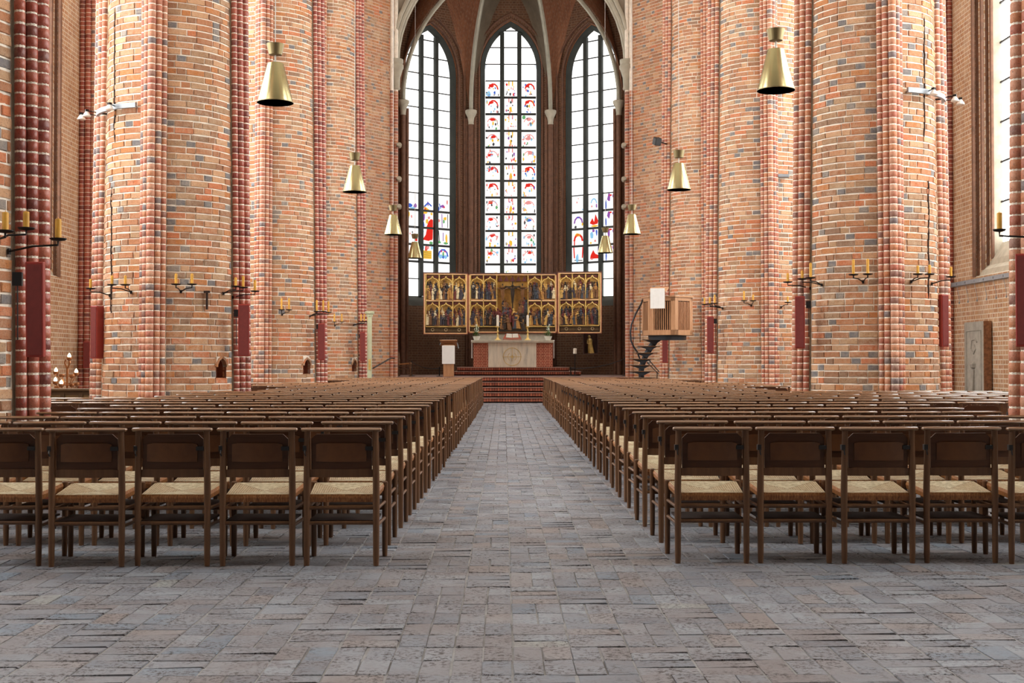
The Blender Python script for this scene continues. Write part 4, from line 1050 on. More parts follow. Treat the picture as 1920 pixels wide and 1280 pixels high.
for cols in ([799.5, 824.2, 849.3, 873.5], [1049.5, 1072.7, 1097.2, 1122]):
    o = cols[0] > 900
    dy = -2 if o else 0
    for c0, c1 in zip(cols[:-1], cols[1:]):
        scene_panel(c0 + .7, c1 - .7, 517 + dy, 563 + dy); scene_panel(c0 + .7, c1 - .7, 566 + dy, 611.5 + dy)
        abox('gilt_post', c1 - 1.0, c1 + 1.0, 516 + dy, 612 + dy, -.02, .15, 'gilt')
    abox('gilt_post', cols[0] - .8, cols[0] + .8, 516 + dy, 612 + dy, -.02, .15, 'gilt')
    abox('gilt_rail', cols[0], cols[-1], 563 + dy, 565.6 + dy, -.02, .15, 'frame_salmon'); abox('gilt_rail', cols[0], cols[-1], 611.5 + dy, 613.5 + dy, -.02, .15, 'gilt')
    abox('inscription_strip', cols[0], cols[-1], 614.5 + dy, 622 + dy, -.02, .06, 'predella')
    for k in range(3):
        xx = AX(cols[0] + (cols[-1] - cols[0]) * (k + .5) / 3); mb = MB(); zc = AZ(618.2 + dy)
        mb.tube([(xx + .055 * cos(a), bend(xx) - .07, zc + .055 * sin(a)) for a in [i * pi / 6 for i in range(13)]], .01, 5, cap=False); part('roundel', mb, [M['fig_e']], alt)
for cols in ([882.5, 906.6, 931.5], [990, 1015, 1040.5]):
    for c0, c1 in zip(cols[:-1], cols[1:]):
        scene_panel(c0 + .7, c1 - .7, 517, 562); scene_panel(c0 + .7, c1 - .7, 566, 611)
    for c in cols: abox('gilt_post', c - .8, c + .8, 516, 612, -.02, .15, 'gilt')
    abox('gilt_rail', cols[0], cols[-1], 562, 565, -.02, .15, 'frame_salmon'); abox('gilt_rail', cols[0], cols[-1], 611, 613, -.02, .15, 'gilt')
    abox('inscription_strip', cols[0], cols[-1], 614, 621.5, -.02, .06, 'predella')
# crucifixion field in the middle
cf = abox('crucifixion_panel', 932.5, 989, 516, 621.5, -.02, .01, 'gilt_bg')
x0, x1, z0, z1 = AX(932.5), AX(989), AZ(621), AZ(516)
for cx, top, sc_ in ((961, 527, 1.0), (942.5, 532, .8), (979.5, 532, .8)):
    mb = MB(); x = AX(cx); zt = AZ(top); y = RY - .09
    mb.box((x, y, (zt + z0 + .8) / 2), (.05, .05, zt - z0 - .8)); mb.box((x, y, zt - .22 * sc_), (.62 * sc_, .045, .045))
    part('cross', mb, [M['fig_h']], cf)
    mb = MB(); mb.tube([(x, y - .06, zt - .85 * sc_), (x, y - .07, zt - .55 * sc_), (x, y - .06, zt - .3 * sc_)], [.035, .07, .08], 6); mb.lathe([(.0, -.07), (.06, 0), (.0, .08)], (x, y - .08, zt - .18 * sc_), 6)
    for s in (-1, 1): mb.tube([(x, y - .06, zt - .32 * sc_), (x + s * .27 * sc_, y - .06, zt - .2 * sc_)], .025, 5)
    part('crucified_figure', mb, [M['fig_h'] if sc_ == 1 else M['fig_b']], cf)
mb = MB()
for i in range(34):
    k = i % 3; mb.mat(GR.choice((0, 1, 2, 6, 7, 3, 5, 7, 1)))
    side = -1 if i % 2 else 1
    x = (x0 + x1) / 2 + side * GR.uniform(.05, .52); zb = z0 + (.02, .26, .52)[k] + (.12 if k == 2 else 0)
    if k == 2 and abs(x - (x0 + x1) / 2) < .2: continue
    figure(mb, x, RY - (.18, .13, .09)[k], zb + GR.uniform(0, .1), GR.uniform(.5, .66), GR.uniform(.9, 1.2), GR.uniform(-.2, .2))
mb.mat(7); mb.box(((x0 + x1) / 2, RY - .12, z0 + .03), (x1 - x0, .2, .08))
o = part('carved_crowd', mb, FMATS, cf); o['kind'] = 'stuff'
mb = MB()
for i in range(5): mb.prism([(x0 + (x1 - x0) * i / 5 + .02, z1 - .24), (x0 + (x1 - x0) * (i + 1) / 5 - .02, z1 - .24), (x0 + (x1 - x0) * (i + .5) / 5, z1 - .02)], lambda u, z, d: (u, RY - d, z), .05, .12)
part('canopy', mb, [M['tracery_red']], cf)
# stone block that carries it
mb = MB(); xa, xb = AX(893), AX(1031); mb.box(((xa + xb) / 2, RY + .15, (1.10 + AZ(625)) / 2), (xb - xa, .5, AZ(625) - 1.10)); part('stone_base', mb, [M['stone']], alt)

# ------------------------------------------------------------------ altar table
QY = 47.6
at = empty('altar', (AX(961), QY + .5, 1.10)); tag(at, 'altar with brick ends, grey stone top and pale marble front', 'altar')
qx = lambda px: W(px, 660, QY).x
qz = lambda py: W(960, py, QY).z
M['altar_brick'] = walling('small_altar_bricks', srgb(160, 78, 58), srgb(128, 60, 46), srgb(206, 150, 120), bw=.17, rh=.0625, ms=.012)
def marble():
    t = NT('veined_marble'); p = t.pos(); mp = t.node('ShaderNodeMapping'); mp.inputs['Scale'].default_value = (6, 1, .9); t.l(p, mp.inputs[0])
    t.col(t.ramp(t.noise(1.3, mp.outputs[0], 4), [(.25, srgb(150, 150, 142)), (.42, srgb(206, 202, 186)), (.62, srgb(222, 216, 198)), (.78, srgb(186, 172, 146))])); t.rough(.4); return t.m
M['marble'] = marble()
top_z = qz(637.5)
for a, b in ((887.5, 915.5), (1005.5, 1036.5)):
    mb = MB(); x0, x1 = qx(a), qx(b)
    for (p, q) in (((x0, QY), (x1, QY)), ((x0, QY), (x0, QY + 1)), ((x1, QY), (x1, QY + 1)), ((x0, QY + 1), (x1, QY + 1))):
        L = max(abs(p[0] - q[0]), abs(p[1] - q[1])); mb.face([(p[0], p[1], 1.10), (q[0], q[1], 1.10), (q[0], q[1], top_z - .1), (p[0], p[1], top_z - .1)], [(0, 0), (L, 0), (L, .9), (0, .9)])
    part('brick_end', mb, [M['altar_brick']], at)
mb = MB(); mb.box(((qx(915.5) + qx(1005.5)) / 2, QY + .02, (1.10 + top_z - .17) / 2), (qx(1005.5) - qx(915.5), .06, top_z - .17 - 1.10)); fr = part('marble_front', mb, [M['marble']], at)
mb = MB(); mb.box(((qx(915.5) + qx(1005.5)) / 2, QY + .01, top_z - .135), (qx(1005.5) - qx(915.5) + .01, .08, .07)); part('marble_lintel', mb, [M['marble']], at)
mb = MB(); mb.box(((qx(884.5) + qx(1038)) / 2, QY + .5, top_z - .05), (qx(1038) - qx(884.5), 1.15, .1), ch=.008); part('stone_top', mb, [M['grey_stone']] if 'grey_stone' in M else [M['stone']], at)
# golden circle-and-star emblem
M['gold_line'] = plain('gilded_line', srgb(206, 182, 120), .4, metal=.4, vary=.1)
cx, cz, cy, rr = qx(960.3), qz(668.5), QY - .012, .33
mb = MB(); circ = lambda x, r, a0, a1, n=24: [(x + r * cos(a0 + (a1 - a0) * i / n), cy, cz + r * sin(a0 + (a1 - a0) * i / n)) for i in range(n + 1)]
mb.tube(circ(cx, rr, 0, 2 * pi), .012, 5, cap=False)
for s in (-1, 1):
    mb.tube(circ(cx, rr * .5, pi / 2 + s * .5 + (0 if s > 0 else pi), pi * 1.5 - .5 + (0 if s > 0 else pi), 12), .009, 5) if False else mb.tube([(cx + s * rr * .48 * cos(a), cy, cz + rr * .48 * sin(a)) for a in [(-1.0 + 2.0 * i / 10) for i in range(11)]], .009, 5)
mb.tube([(cx - rr * 1.08, cy, cz), (cx + rr * 1.08, cy, cz)], .008, 5); mb.tube([(cx, cy, cz - rr * .55), (cx, cy, cz + rr * 1.05)], .008, 5)
star = []
for i in range(8): a = i * pi / 4; r_ = rr * (.32 if i % 2 == 0 else .11); star.append((cx + r_ * cos(a), cz + r_ * sin(a)))
mb.prism(star, lambda u, z, d: (u, cy - d, z), -.01, .012)
part('gold_emblem', mb, [M['gold_line']], fr)
for px, lab in ((884.6, 'left'), (1038.6, 'right')):
    mb = MB(); mb.box((qx(px), QY + .35, top_z - .36), (.03, .5, .62)); mb.box((qx(px), QY + .35, top_z - .02), (.05, .5, .05)); tag(solo('altar_cloth_end', mb, [M['linen']], (qx(px), QY + .3, top_z - .6)), 'white cloth end hanging at the %s end of the altar' % lab, 'cloth', 'altar cloth ends')
# things on the altar
for px, lab in ((933.2, 'left'), (989.8, 'right')):
    x = qx(px); rt = empty('candlestick', (x, QY + .35, top_z)); tag(rt, 'tall brass candlestick standing on the altar, %s of the open book' % lab, 'candlestick', 'altar candlesticks')
    mb = MB(); mb.lathe([(.12, 0), (.115, .025), (.06, .06), (.035, .12), (.03, .17)], (x, QY + .35, top_z), 14); part('foot', mb, [M['gilt']], rt, smooth=True)
    mb = MB(); mb.lathe([(.028, .15), (.042, .19), (.024, .23), (.022, .30), (.045, .33), (.022, .36), (.02, .46), (.03, .49)], (x, QY + .35, top_z), 12); part('stem', mb, [M['gilt']], rt, smooth=True)
    mb = MB(); mb.lathe([(.02, .475), (.07, .49), (.075, .52), (.05, .525)], (x, QY + .35, top_z), 12); part('drip_pan', mb, [M['gilt']], rt, smooth=True)
    mb = MB(); mb.lathe([(.042, .528), (.042, .93), (.03, .94), (.004, .945), (.004, .96)], (x, QY + .35, top_z), 12); tag(solo('altar_candle', mb, [M['wax_white']], (x, QY + .35, top_z + .53), True), 'white altar candle in the %s brass candlestick' % lab, 'candle', 'altar candles')
LR = random.Random(9)
M['leaf'] = plain('green_leaf', srgb(72, 112, 48), .5, vary=.4, scale=30)
M['flower'] = plain('white_petal', srgb(228, 232, 222), .6, vary=.05)
M['pot'] = plain('white_glazed_pot', srgb(226, 224, 216), .3, vary=.04)
for px, lab in ((893, 'left'), (1028.5, 'right')):
    x = qx(px); y = QY + .35; rt = empty('potted_plant', (x, y, top_z)); tag(rt, 'green plant with white flowers in a white pot, %s end of the altar' % lab, 'plant', 'potted plants on the altar')
    mb = MB(); mb.lathe([(.08, 0), (.09, .01), (.15, .15), (.155, .155), (.14, .155), (.13, .14)], (x, y, top_z), 16); part('pot', mb, [M['pot']], rt, smooth=True)
    mb = MB()
    for i in range(110):
        a = LR.uniform(0, 2 * pi); r1 = LR.uniform(.03, .19); zz = top_z + .16 + LR.uniform(0, .28) * (1 - r1 / .3); d = Vector((cos(a), sin(a), LR.uniform(-.2, .7))).normalized(); n = d.cross(Vector((0, 0, 1))).normalized()
        p = Vector((x + r1 * .6 * cos(a), y + r1 * .6 * sin(a), zz)); l = LR.uniform(.06, .11); w_ = l * .28
        mb.face([p, p + d * l * .5 + n * w_, p + d * l, p + d * l * .5 - n * w_])
    part('foliage', mb, [M['leaf']], rt)['kind'] = 'stuff'
    mb = MB()
    for i in range(34):
        a = LR.uniform(0, 2 * pi); r1 = LR.uniform(0, .09); mb.lathe([(0, -.018), (.018, 0), (0, .018)], (x + r1 * cos(a), y + r1 * sin(a), top_z + LR.uniform(.3, .6)), 5)
    part('flowers', mb, [M['flower']], rt)['kind'] = 'stuff'
    mb = MB()
    for i in range(5): a = i * 1.3; mb.tube([(x, y, top_z + .14), (x + .05 * cos(a), y + .05 * sin(a), top_z + .55)], .005, 4)
    part('stems', mb, [M['leaf']], rt)
M['book'] = plain('red_brown_book_cover', srgb(150, 70, 46), .5, vary=.1)
M['page'] = plain('grey_book_pages', srgb(190, 182, 168), .7, vary=.05)
x = qx(960.5); rt = empty('open_book', (x, QY + .4, top_z)); tag(rt, 'open red-brown book lying on a low stand on the altar', 'book')
mb = MB(); mb.prism([(-.36, 0), (.36, 0), (.36, .03), (-.36, .03)], lambda u, w, d: (x + u, QY + d, top_z + w), .3, .55); part('book_stand', mb, [M['book']], rt)
for s in (-1, 1):
    tilt = lambda u, v, t: Vector((x + s * u, QY + .35 + v * .8, top_z + .035 + v * .62 + (.02 if u > .1 else .005) + t))
    mb = MB(); mb.mesh_part([tilt(u, v, t) for t in (0, .012) for u, v in ((.0, 0), (.35, 0), (.24, .3), (.0, .3))], [(0, 1, 2, 3), (7, 6, 5, 4), (0, 4, 5, 1), (1, 5, 6, 2), (2, 6, 7, 3), (3, 7, 4, 0)]); part('cover', mb, [M['book']], rt)
    mb = MB(); mb.mesh_part([tilt(u, v, t) for t in (.013, .035) for u, v in ((.01, .05), (.24, .05), (.21, .28), (.01, .28))], [(0, 1, 2, 3), (7, 6, 5, 4), (0, 4, 5, 1), (1, 5, 6, 2), (2, 6, 7, 3), (3, 7, 4, 0)]); part('pages', mb, [M['page']], rt)

# ------------------------------------------------------------------ choir furniture
LY = 41.75
x0, x1 = W(831.5, 690, LY).x, W(851, 690, LY).x; xm = (x0 + x1) / 2
rt = empty('lectern', (xm, LY, CHOIR_Z)); tag(rt, 'wooden lectern hung with a white cloth left of the altar', 'lectern')
mb = MB(); mb.box((xm, LY, CHOIR_Z + .52), (x1 - x0, .32, 1.04), ch=.01); part('post', mb, [M['oak']], rt)
mb = MB(); mb.box((xm, LY + .02, 1.9), (.56, .42, .025), M=Matrix.Rotation(radians(-25), 3, 'X')); part('book_rest', mb, [M['oak']], rt)
mb = MB(); mb.tube([(xm - .28, LY - .19, 1.84), (xm - .22, LY + .2, 2.0), (xm + .22, LY + .2, 2.0), (xm + .30, LY - .19, 1.84), (xm + .33, LY - .2, 1.72)], .014, 6); part('rail', mb, [M['grey_metal']], rt)
cw = W(852.3, 660, LY).x - W(828.5, 660, LY).x
mb = MB()
for i in range(8):
    u0, u1 = -cw / 2 + cw * i / 8, -cw / 2 + cw * (i + 1) / 8; yy = lambda u: LY - .2 - .008 * sin(u * 60)
    mb.mesh_part([(xm + u, yy(u) + t, z) for t in (0, .006) for u, z in ((u0, W(0, 682, LY).z), (u1, W(0, 682, LY).z), (u1, W(0, 647.5, LY).z), (u0, W(0, 647.5, LY).z))], [(0, 1, 2, 3), (7, 6, 5, 4), (0, 4, 5, 1), (2, 6, 7, 3)])
part('cloth', mb, [M['linen']], rt, smooth=True)
rt = empty('choir_chair', (W(748, 700, 42.9).x, 42.9, CHOIR_Z), -pi / 2); tag(rt, 'single rush-seat chair standing side-on in the choir by the left wall', 'chair')
for nm, me in full: link(nm, me, rt)
p = W(1078, 690, 45.2)
rt = empty('candle_stand', (p.x, p.y, CHOIR_Z)); tag(rt, 'slender black iron candle stand right of the altar podium', 'stand')
mb = MB(); mb.lathe([(.16, 0), (.16, .02), (.03, .035)], (p.x, p.y, CHOIR_Z), 14); part('foot', mb, [M['iron']], rt)
zt = W(0, 664, 45.2).z; mb = MB(); mb.tube([(p.x, p.y, CHOIR_Z + .02), (p.x, p.y, zt)], .016, 6); part('pole', mb, [M['iron']], rt)
mb = MB(); mb.lathe([(.02, 0), (.085, .012), (.085, .02), (.02, .02)], (p.x, p.y, zt), 12); part('dish', mb, [M['iron']], rt)
mb = MB(); mb.lathe([(.062, .022), (.062, .2), (.05, .21), (.004, .2)], (p.x, p.y, zt), 12); tag(solo('white_candle', mb, [M['wax_white']], (p.x, p.y, zt + .02), True), 'short thick white candle on the slender black stand', 'candle')
# statue in its dark recess, right of the altarpiece
p = W(1108, 662, 50.3); p1 = W(1108, 624, 50.3)
rt = empty('statue', (p.x, p.y, p.z)); tag(rt, 'small gilded carved statue in a dark recess below the right altarpiece wing', 'statue')
mb = MB(); mb.box((p.x, p.y + .3, (p.z + p1.z) / 2), (.56, .04, p1.z - p.z)); mb.box((p.x - .27, p.y + .14, (p.z + p1.z) / 2), (.03, .3, p1.z - p.z)); mb.box((p.x + .27, p.y + .14, (p.z + p1.z) / 2), (.03, .3, p1.z - p.z)); mb.box((p.x, p.y + .14, p.z - .02), (.57, .34, .04)); part('recess', mb, [M['frame_dark']], rt)
mb = MB(); figure(mb, p.x + .02, p.y + .12, p.z, .72, 1.0, -.12); part('figure', mb, [M['gilt']], rt, smooth=True)
# barrier ropes on thin posts
for nm, a, b, sag in (('left of the lectern', (772, 678, 43.6), (824, 690, 42.4), .1), ('right of the altar', (1070, 690, 45.9), (1172, 672, 45.9), .12)):
    A_, B_ = W(*a), W(*b); rt = empty('barrier_rope', (A_.x, A_.y, CHOIR_Z)); tag(rt, 'thin dark barrier rope slung on posts ' + nm, 'rope', 'choir barrier ropes')
    mb = MB(); mb.tube([A_.lerp(B_, t / 8) - Vector((0, 0, sag * 4 * (t / 8) * (1 - t / 8))) for t in range(9)], .012, 5); part('rope', mb, [M['steel_blue']], rt)
    for q in (A_, B_): mb = MB(); mb.tube([(q.x, q.y, CHOIR_Z), (q.x, q.y, q.z + .04)], .02, 6); mb.lathe([(.11, 0), (.11, .015), (.02, .03)], (q.x, q.y, CHOIR_Z), 10); part('post', mb, [M['iron']], rt)
# pale green signpost-like pillar and black handrail by the left choir wall
py_ = 36.95; x = W(693, 640, py_).x
rt = empty('slender_pillar', (x, py_, 0)); tag(rt, 'slender pale green pillar with a capital beside the far left pier', 'pillar')
M['pale_green'] = plain('pale_green_paint', srgb(186, 190, 158), .6, vary=.08)
zt = W(0, 586, py_).z
mb = MB(); mb.box((x, py_, zt / 2), (.12, .12, zt - .1)); part('shaft', mb, [M['pale_green']], rt)
mb = MB(); mb.lathe([(.08, -.12), (.10, -.1), (.09, -.06), (.14, -.02), (.14, .03)], (x, py_, zt), 4); mb.box((x, py_, zt + .02), (.23, .2, .04)); part('capital', mb, [M['pale_green']], rt)
mb = MB(); mb.box((x, py_, .06), (.2, .2, .12)); part('foot', mb, [M['pale_green']], rt)
mb = MB(); mb.box((x + .01, py_ - .075, W(0, 683, py_).z), (.06, .03, .3)); part('collection_box', mb, [M['gilt']], rt)
A_, B_ = W(700, 690, 39.6), W(733, 671, 40.9)
rt = empty('stair_handrail', (A_.x, A_.y, 0)); tag(rt, 'thin black handrail climbing along the left choir wall', 'handrail')
mb = MB(); mb.tube([A_, B_, B_ + Vector((.1, .12, 0))], .022, 6); part('rail', mb, [M['iron']], rt)
for t in (.05, .5, .95): q = A_.lerp(B_, t); mb = MB(); mb.tube([q, q + Vector((-.12, .22, -.03))], .012, 5); part('bracket', mb, [M['iron']], rt)
# ------------------------------------------------------------------ candle brackets on the piers
def on_ring(px, py, cx, cy, rad):
    x, y = ray_hit_angle(px, cx, cy, rad, py); return W(px, py, y)
def bracket(key, dishes, where, ch, out=.30, dr=.075, cr=.021):
    cx, cy = PIERS[key].location.x, PIERS[key].location.y
    pts = [on_ring(px, py, cx, cy, R0 + out) for px, py in dishes]
    mid = sum(pts, Vector()) / len(pts); a = atan2(mid.y - cy, mid.x - cx)
    rw = prad(mid.z) + .012
    # keep the wall plate clear of the shafts
    root = Vector((cx + rw * cos(a), cy + rw * sin(a), mid.z - .10))
    rt = empty('candle_bracket', tuple(root)); tag(rt, 'black iron candle bracket ' + where, 'candle bracket', 'iron candle brackets on the piers')
    mb = MB(); mb.box(root + Vector((cos(a), sin(a), 0)) * .008, (.012, .035, .05), rz=a); part('wall_plate', mb, [M['iron']], rt)
    for i, p in enumerate(pts):
        mb = MB(); q = p - Vector((0, 0, .055)); o_ = root.lerp(q, .5) - Vector((0, 0, .0)); o_.z = q.z - .005
        mb.tube([root, o_, q, p - Vector((0, 0, .01))], .009, 6); part('arm', mb, [M['iron']], rt)
        mb = MB(); mb.lathe([(.012, -.022), (dr * .8, -.016), (dr, -.004), (dr, .002), (dr * .85, 0.0)], p, 14); part('dish', mb, [M['iron']], rt, smooth=True)
        hh = ch[i] if hasattr(ch, '__len__') else ch
        mb = MB(); mb.lathe([(cr, .002), (cr, hh - .006), (cr * .7, hh), (.003, hh - .003), (.002, hh + .015)], p, 10)
        pos = '' if len(pts) == 1 else (['left', 'right'] if len(pts) == 2 else ['left', 'middle', 'right'])[sorted(range(len(pts)), key=lambda k: dishes[k][0]).index(i)] + ' '
        tag(solo('beeswax_candle', mb, [M['wax']], tuple(p), True), 'yellow %scandle of the bracket %s' % (pos, where), 'candle', 'yellow candles on the pier brackets')
bracket('L0', [(10, 432), (49, 427)], 'at the left picture edge', (.15, .135), out=.28, dr=.07, cr=.026)
bracket('L0', [(109, 447)], 'beside the shaft of the nearest left pier', .165, out=.46, dr=.07, cr=.027)
bracket('L1', [(170, 540)], 'at the aisle edge of the big left pier', .135)
bracket('L1', [(210, 533), (235, 533)], 'left of the front shaft on the big left pier', .13)
bracket('L1', [(330, 532), (360, 532)], 'mid-face on the big left pier', (.15, .15))
bracket('L1', [(442, 536), (456, 538)], 'by the nave shaft of the big left pier', (.13, .17))
bracket('L1', [(478, 545)], 'beyond the nave shaft of the big left pier', .17, out=.36)
bracket('L2', [(528, 580), (542, 580)], 'mid-face on the second left pier', .24)
bracket('L2', [(594, 583), (606, 583), (616, 585)], 'at the nave shaft of the second left pier', .24, out=.34)
bracket('L3', [(627, 603), (641, 603)], 'mid-face on the third left pier', .22)
bracket('L3', [(677, 602), (683, 602), (689, 603)], 'at the nave shaft of the third left pier', .2, out=.36)
bracket('R1', [(1477, 528)], 'beyond the nave shaft of the big right pier', .13, out=.36)
bracket('R1', [(1504, 522), (1520, 520)], 'by the nave shaft of the big right pier', (.12, .22))
bracket('R1', [(1600, 514), (1627, 513)], 'mid-face on the big right pier', (.22, .22))
bracket('R1', [(1721, 513), (1743, 513)], 'right of the front shaft on the big right pier', (.12, .13))
bracket('R1', [(1783, 518)], 'at the aisle edge of the big right pier', .14)
bracket('R2', [(1321, 570), (1331, 569), (1340, 568)], 'at the nave shaft of the second right pier', (.14, .14, .18), out=.34)
bracket('R2', [(1395, 563), (1412, 563)], 'mid-face on the second right pier', (.2, .12))
bracket('R2', [(1477, 566)], 'right of the front shaft on the second right pier', .12)
bracket('R0', [(1874, 430)], 'before the right aisle window', .145, out=.44, dr=.055, cr=.022)

# ------------------------------------------------------------------ loudspeaker columns
def loudspeaker(px, py0, py1, Y, w, d, rz, label, box=None, tilt=0):
    p0 = W(px, py1, Y); h = W(px, py0, Y).z - p0.z
    rt = empty('loudspeaker', tuple(p0), 0); tag(rt, label, 'loudspeaker', 'dark red column loudspeakers')
    R_ = Matrix.Rotation(rz, 3, 'Z') @ Matrix.Rotation(tilt, 3, 'X')
    c = p0 + Vector((0, 0, h / 2)) + Matrix.Rotation(rz, 3, 'Z') @ Vector((0, d / 2, 0))
    mb = MB(); mb.box(c, (w, d, h), M=R_, ch=.006); part('cabinet', mb, [M['speaker']], rt)
    mb = MB(); mb.box(c + R_ @ Vector((0, -d / 2 - .003, 0)), (w - .03, .008, h - .04), M=R_); part('grille', mb, [M['speaker_side']], rt)
    mb = MB(); mb.box(c + R_ @ Vector((0, d / 2 + .03, h * .3)), (.04, .07, .04), M=R_); mb.box(c + R_ @ Vector((0, d / 2 + .03, -h * .3)), (.04, .07, .04), M=R_); part('mount', mb, [M['black']], rt)
    if box:
        q = W(box[0], box[1], Y + .12); mb = MB(); mb.box(q, (.075, .06, .11), rz=rz); mb.tube([q - Vector((0, 0, .05)), q - Vector((-.004, 0, .5))], .006, 5); part('junction_box', mb, [M['black']], rt)
loudspeaker(64, 490, 669, 10.42, .14, .10, radians(10), 'largest dark red loudspeaker on the nearest left pier', (33, 523), radians(4))
loudspeaker(457, 570, 668, 19.75, .17, .12, radians(12), 'dark red loudspeaker on the nave shaft of the big left pier', (443, 587))
loudspeaker(603, 606, 675, 28.55, .15, .12, radians(10), 'dark red loudspeaker on the nave shaft of the second left pier', (596, 612))
loudspeaker(680, 622, 677, 36.8, .15, .12, radians(8), 'small dark red loudspeaker on the third left pier near the choir', (675, 630))
loudspeaker(175, 573, 672, 19.75, .15, .14, radians(-32), 'dark red loudspeaker at the aisle edge of the big left pier')
loudspeaker(162, 640, 690, 29.55, .15, .10, radians(15), 'distant dark red loudspeaker low on the left aisle wall')
loudspeaker(1500, 555, 653, 19.75, .15, .12, radians(-14), 'dark red loudspeaker on the nave shaft of the big right pier', (1516, 571))
loudspeaker(1332, 593, 662, 28.55, .15, .12, radians(-10), 'dark red loudspeaker on the nave shaft of the second right pier', (1341, 602))
loudspeaker(1247, 632, 680, 36.75, .15, .12, radians(-6), 'dark red loudspeaker half hidden below the pulpit')
loudspeaker(1773, 552, 650, 19.85, .15, .14, radians(28), 'dark red loudspeaker at the aisle edge of the big right pier')
loudspeaker(1920, 475, 650, 10.85, .13, .10, radians(-24), 'dark red loudspeaker cut by the right picture edge')

# ------------------------------------------------------------------ steel lamp bands with small spotlights
def lamp_band(key, a0, a1, z, spots, label):
    cx, cy = PIERS[key].location.x, PIERS[key].location.y
    rt = empty('lamp_band', (cx, cy, z)); tag(rt, label, 'light fitting', 'curved lamp bands on the big piers')
    rad = prad(z) + .16; mb = MB(); n = 16; h = .075
    for i in range(n):
        A0, A1 = radians(a0 + (a1 - a0) * i / n), radians(a0 + (a1 - a0) * (i + 1) / n)
        q = lambda a, r, zz: (cx + r * cos(a), cy + r * sin(a), zz)
        r2 = rad - .05
        mb.mesh_part([q(A0, rad, z), q(A1, rad, z), q(A1, rad, z + h), q(A0, rad, z + h), q(A0, r2, z), q(A1, r2, z), q(A1, r2, z + h), q(A0, r2, z + h)], [(0, 1, 2, 3), (7, 6, 5, 4), (0, 4, 5, 1), (3, 2, 6, 7)] + ([(0, 3, 7, 4)] if i == 0 else []) + ([(1, 5, 6, 2)] if i == n - 1 else []))
    part('steel_band', mb, [M['grey_metal']], rt)
    for a in (a0 + 4, a1 - 4, (a0 + a1) / 2):
        A = radians(a); mb = MB(); mb.tube([(cx + (prad(z) - .0) * cos(A), cy + (prad(z)) * sin(A), z + h / 2), (cx + (rad - .04) * cos(A), cy + (rad - .04) * sin(A), z + h / 2)], .014, 6); part('spacer', mb, [M['iron']], rt)
    for a, L in spots:
        A = radians(a); d = Vector((cos(A), sin(A), 0)); p = Vector((cx, cy, z + h * .6)) + d * rad
        arm = empty('spot', (0, 0, 0)); bpy.data.objects.remove(arm)
        mb = MB(); mb.tube([p, p + d * L + Vector((0, 0, .02))], .008, 5); mb.box(p + d * L + Vector((0, 0, .02)), (.05, .05, .03), rz=A); ar = part('spot_arm', mb, [M['iron']], rt)
        mb = MB(); mb.lathe([(.015, .0), (.03, -.02), (.065, -.075), (.06, -.085), (.0, -.08)], p + d * L + Vector((0, 0, .01)), 12); part('spot_reflector', mb, [M['bulb']], ar, smooth=True)
lamp_band('L1', 199, 257, W(230, 206, 19.4).z, [(238, .1), (204, .14), (192, .22)], 'curved grey steel lamp band on the big left pier')
lamp_band('R1', 283, 341, W(1735, 178, 19.4).z, [(302, .1), (334, .14), (346, .22)], 'curved grey steel lamp band on the big right pier')
# dark grooves and a T-shaped hole on the big piers
def groove(key, px, py0, py1, seed):
    cx, cy = PIERS[key].location.x, PIERS[key].location.y; R_ = random.Random(seed)
    pts = []
    n = 22
    for i in range(n + 1):
        py = py0 + (py1 - py0) * i / n; z = W(px, py, 19.6).z
        p = on_ring(px + R_.uniform(-.8, .8), py, cx, cy, prad(z) + .004); pts.append(p)
    mb = MB(); mb.tube(pts, [.004] + [R_.uniform(.009, .017) for _ in range(n - 1)] + [.004], 5); part('dark_crack', mb, [M['crack']], PIERS[key], label='long dark vertical crack')
M['crack'] = plain('dark_crack', srgb(48, 32, 26), .95, vary=.2)
groove('L1', 215, 15, 268, 1); groove('L1', 209, 350, 590, 2)
groove('R1', 1733, 30, 262, 3); groove('R1', 1741, 335, 560, 4)
cx, cy = PIERS['L1'].location.x, PIERS['L1'].location.y
a_, b_ = on_ring(388, 547, cx, cy, R0 + .03), on_ring(388, 580, cx, cy, R0 + .02)
mb = MB(); mb.box((a_ + b_) / 2, (.03, .03, a_.z - b_.z)); mb.box(a_ + Vector((0, 0, .0)), (.09, .05, .035)); part('t_shaped_hole', mb, [M['crack']], PIERS['L1'], label='dark T-shaped hole')  # dark blocks standing in for a T-shaped hole in the brickwork
p = W(1232, 265, 37.0); rt = empty('wall_speaker', tuple(p)); tag(rt, 'small black loudspeaker high on the far right pier', 'loudspeaker')
mb = MB(); mb.box(p, (.2, .2, .22), M=Matrix.Rotation(.4, 3, 'Z') @ Matrix.Rotation(.4, 3, 'X'), ch=.02); part('cabinet', mb, [M['black']], rt)
mb = MB(); mb.tube([p, p + Vector((.35, .45, 0))], .02, 6); part('bracket', mb, [M['black']], rt)
p = W(1468, 330, 28.1); rt = empty('wall_light', tuple(p)); tag(rt, 'small grey floodlight between the two right piers', 'light fitting')
mb = MB(); mb.box(p, (.26, .16, .07), ch=.012); part('housing', mb, [M['grey_metal']], rt)
mb = MB(); mb.tube([p, p + Vector((-.02, .4, -.02))], .02, 6); part('bracket', mb, [M['iron']], rt)
p = W(478, 347, 28.2); rt = empty('wall_light', tuple(p)); tag(rt, 'small grey floodlight on the second left pier', 'light fitting')
mb = MB(); mb.box(p, (.14, .16, .07), ch=.012); part('housing', mb, [M['grey_metal']], rt)
mb = MB(); mb.tube([p, p + Vector((.02, .35, -.02))], .02, 6); part('bracket', mb, [M['iron']], rt)

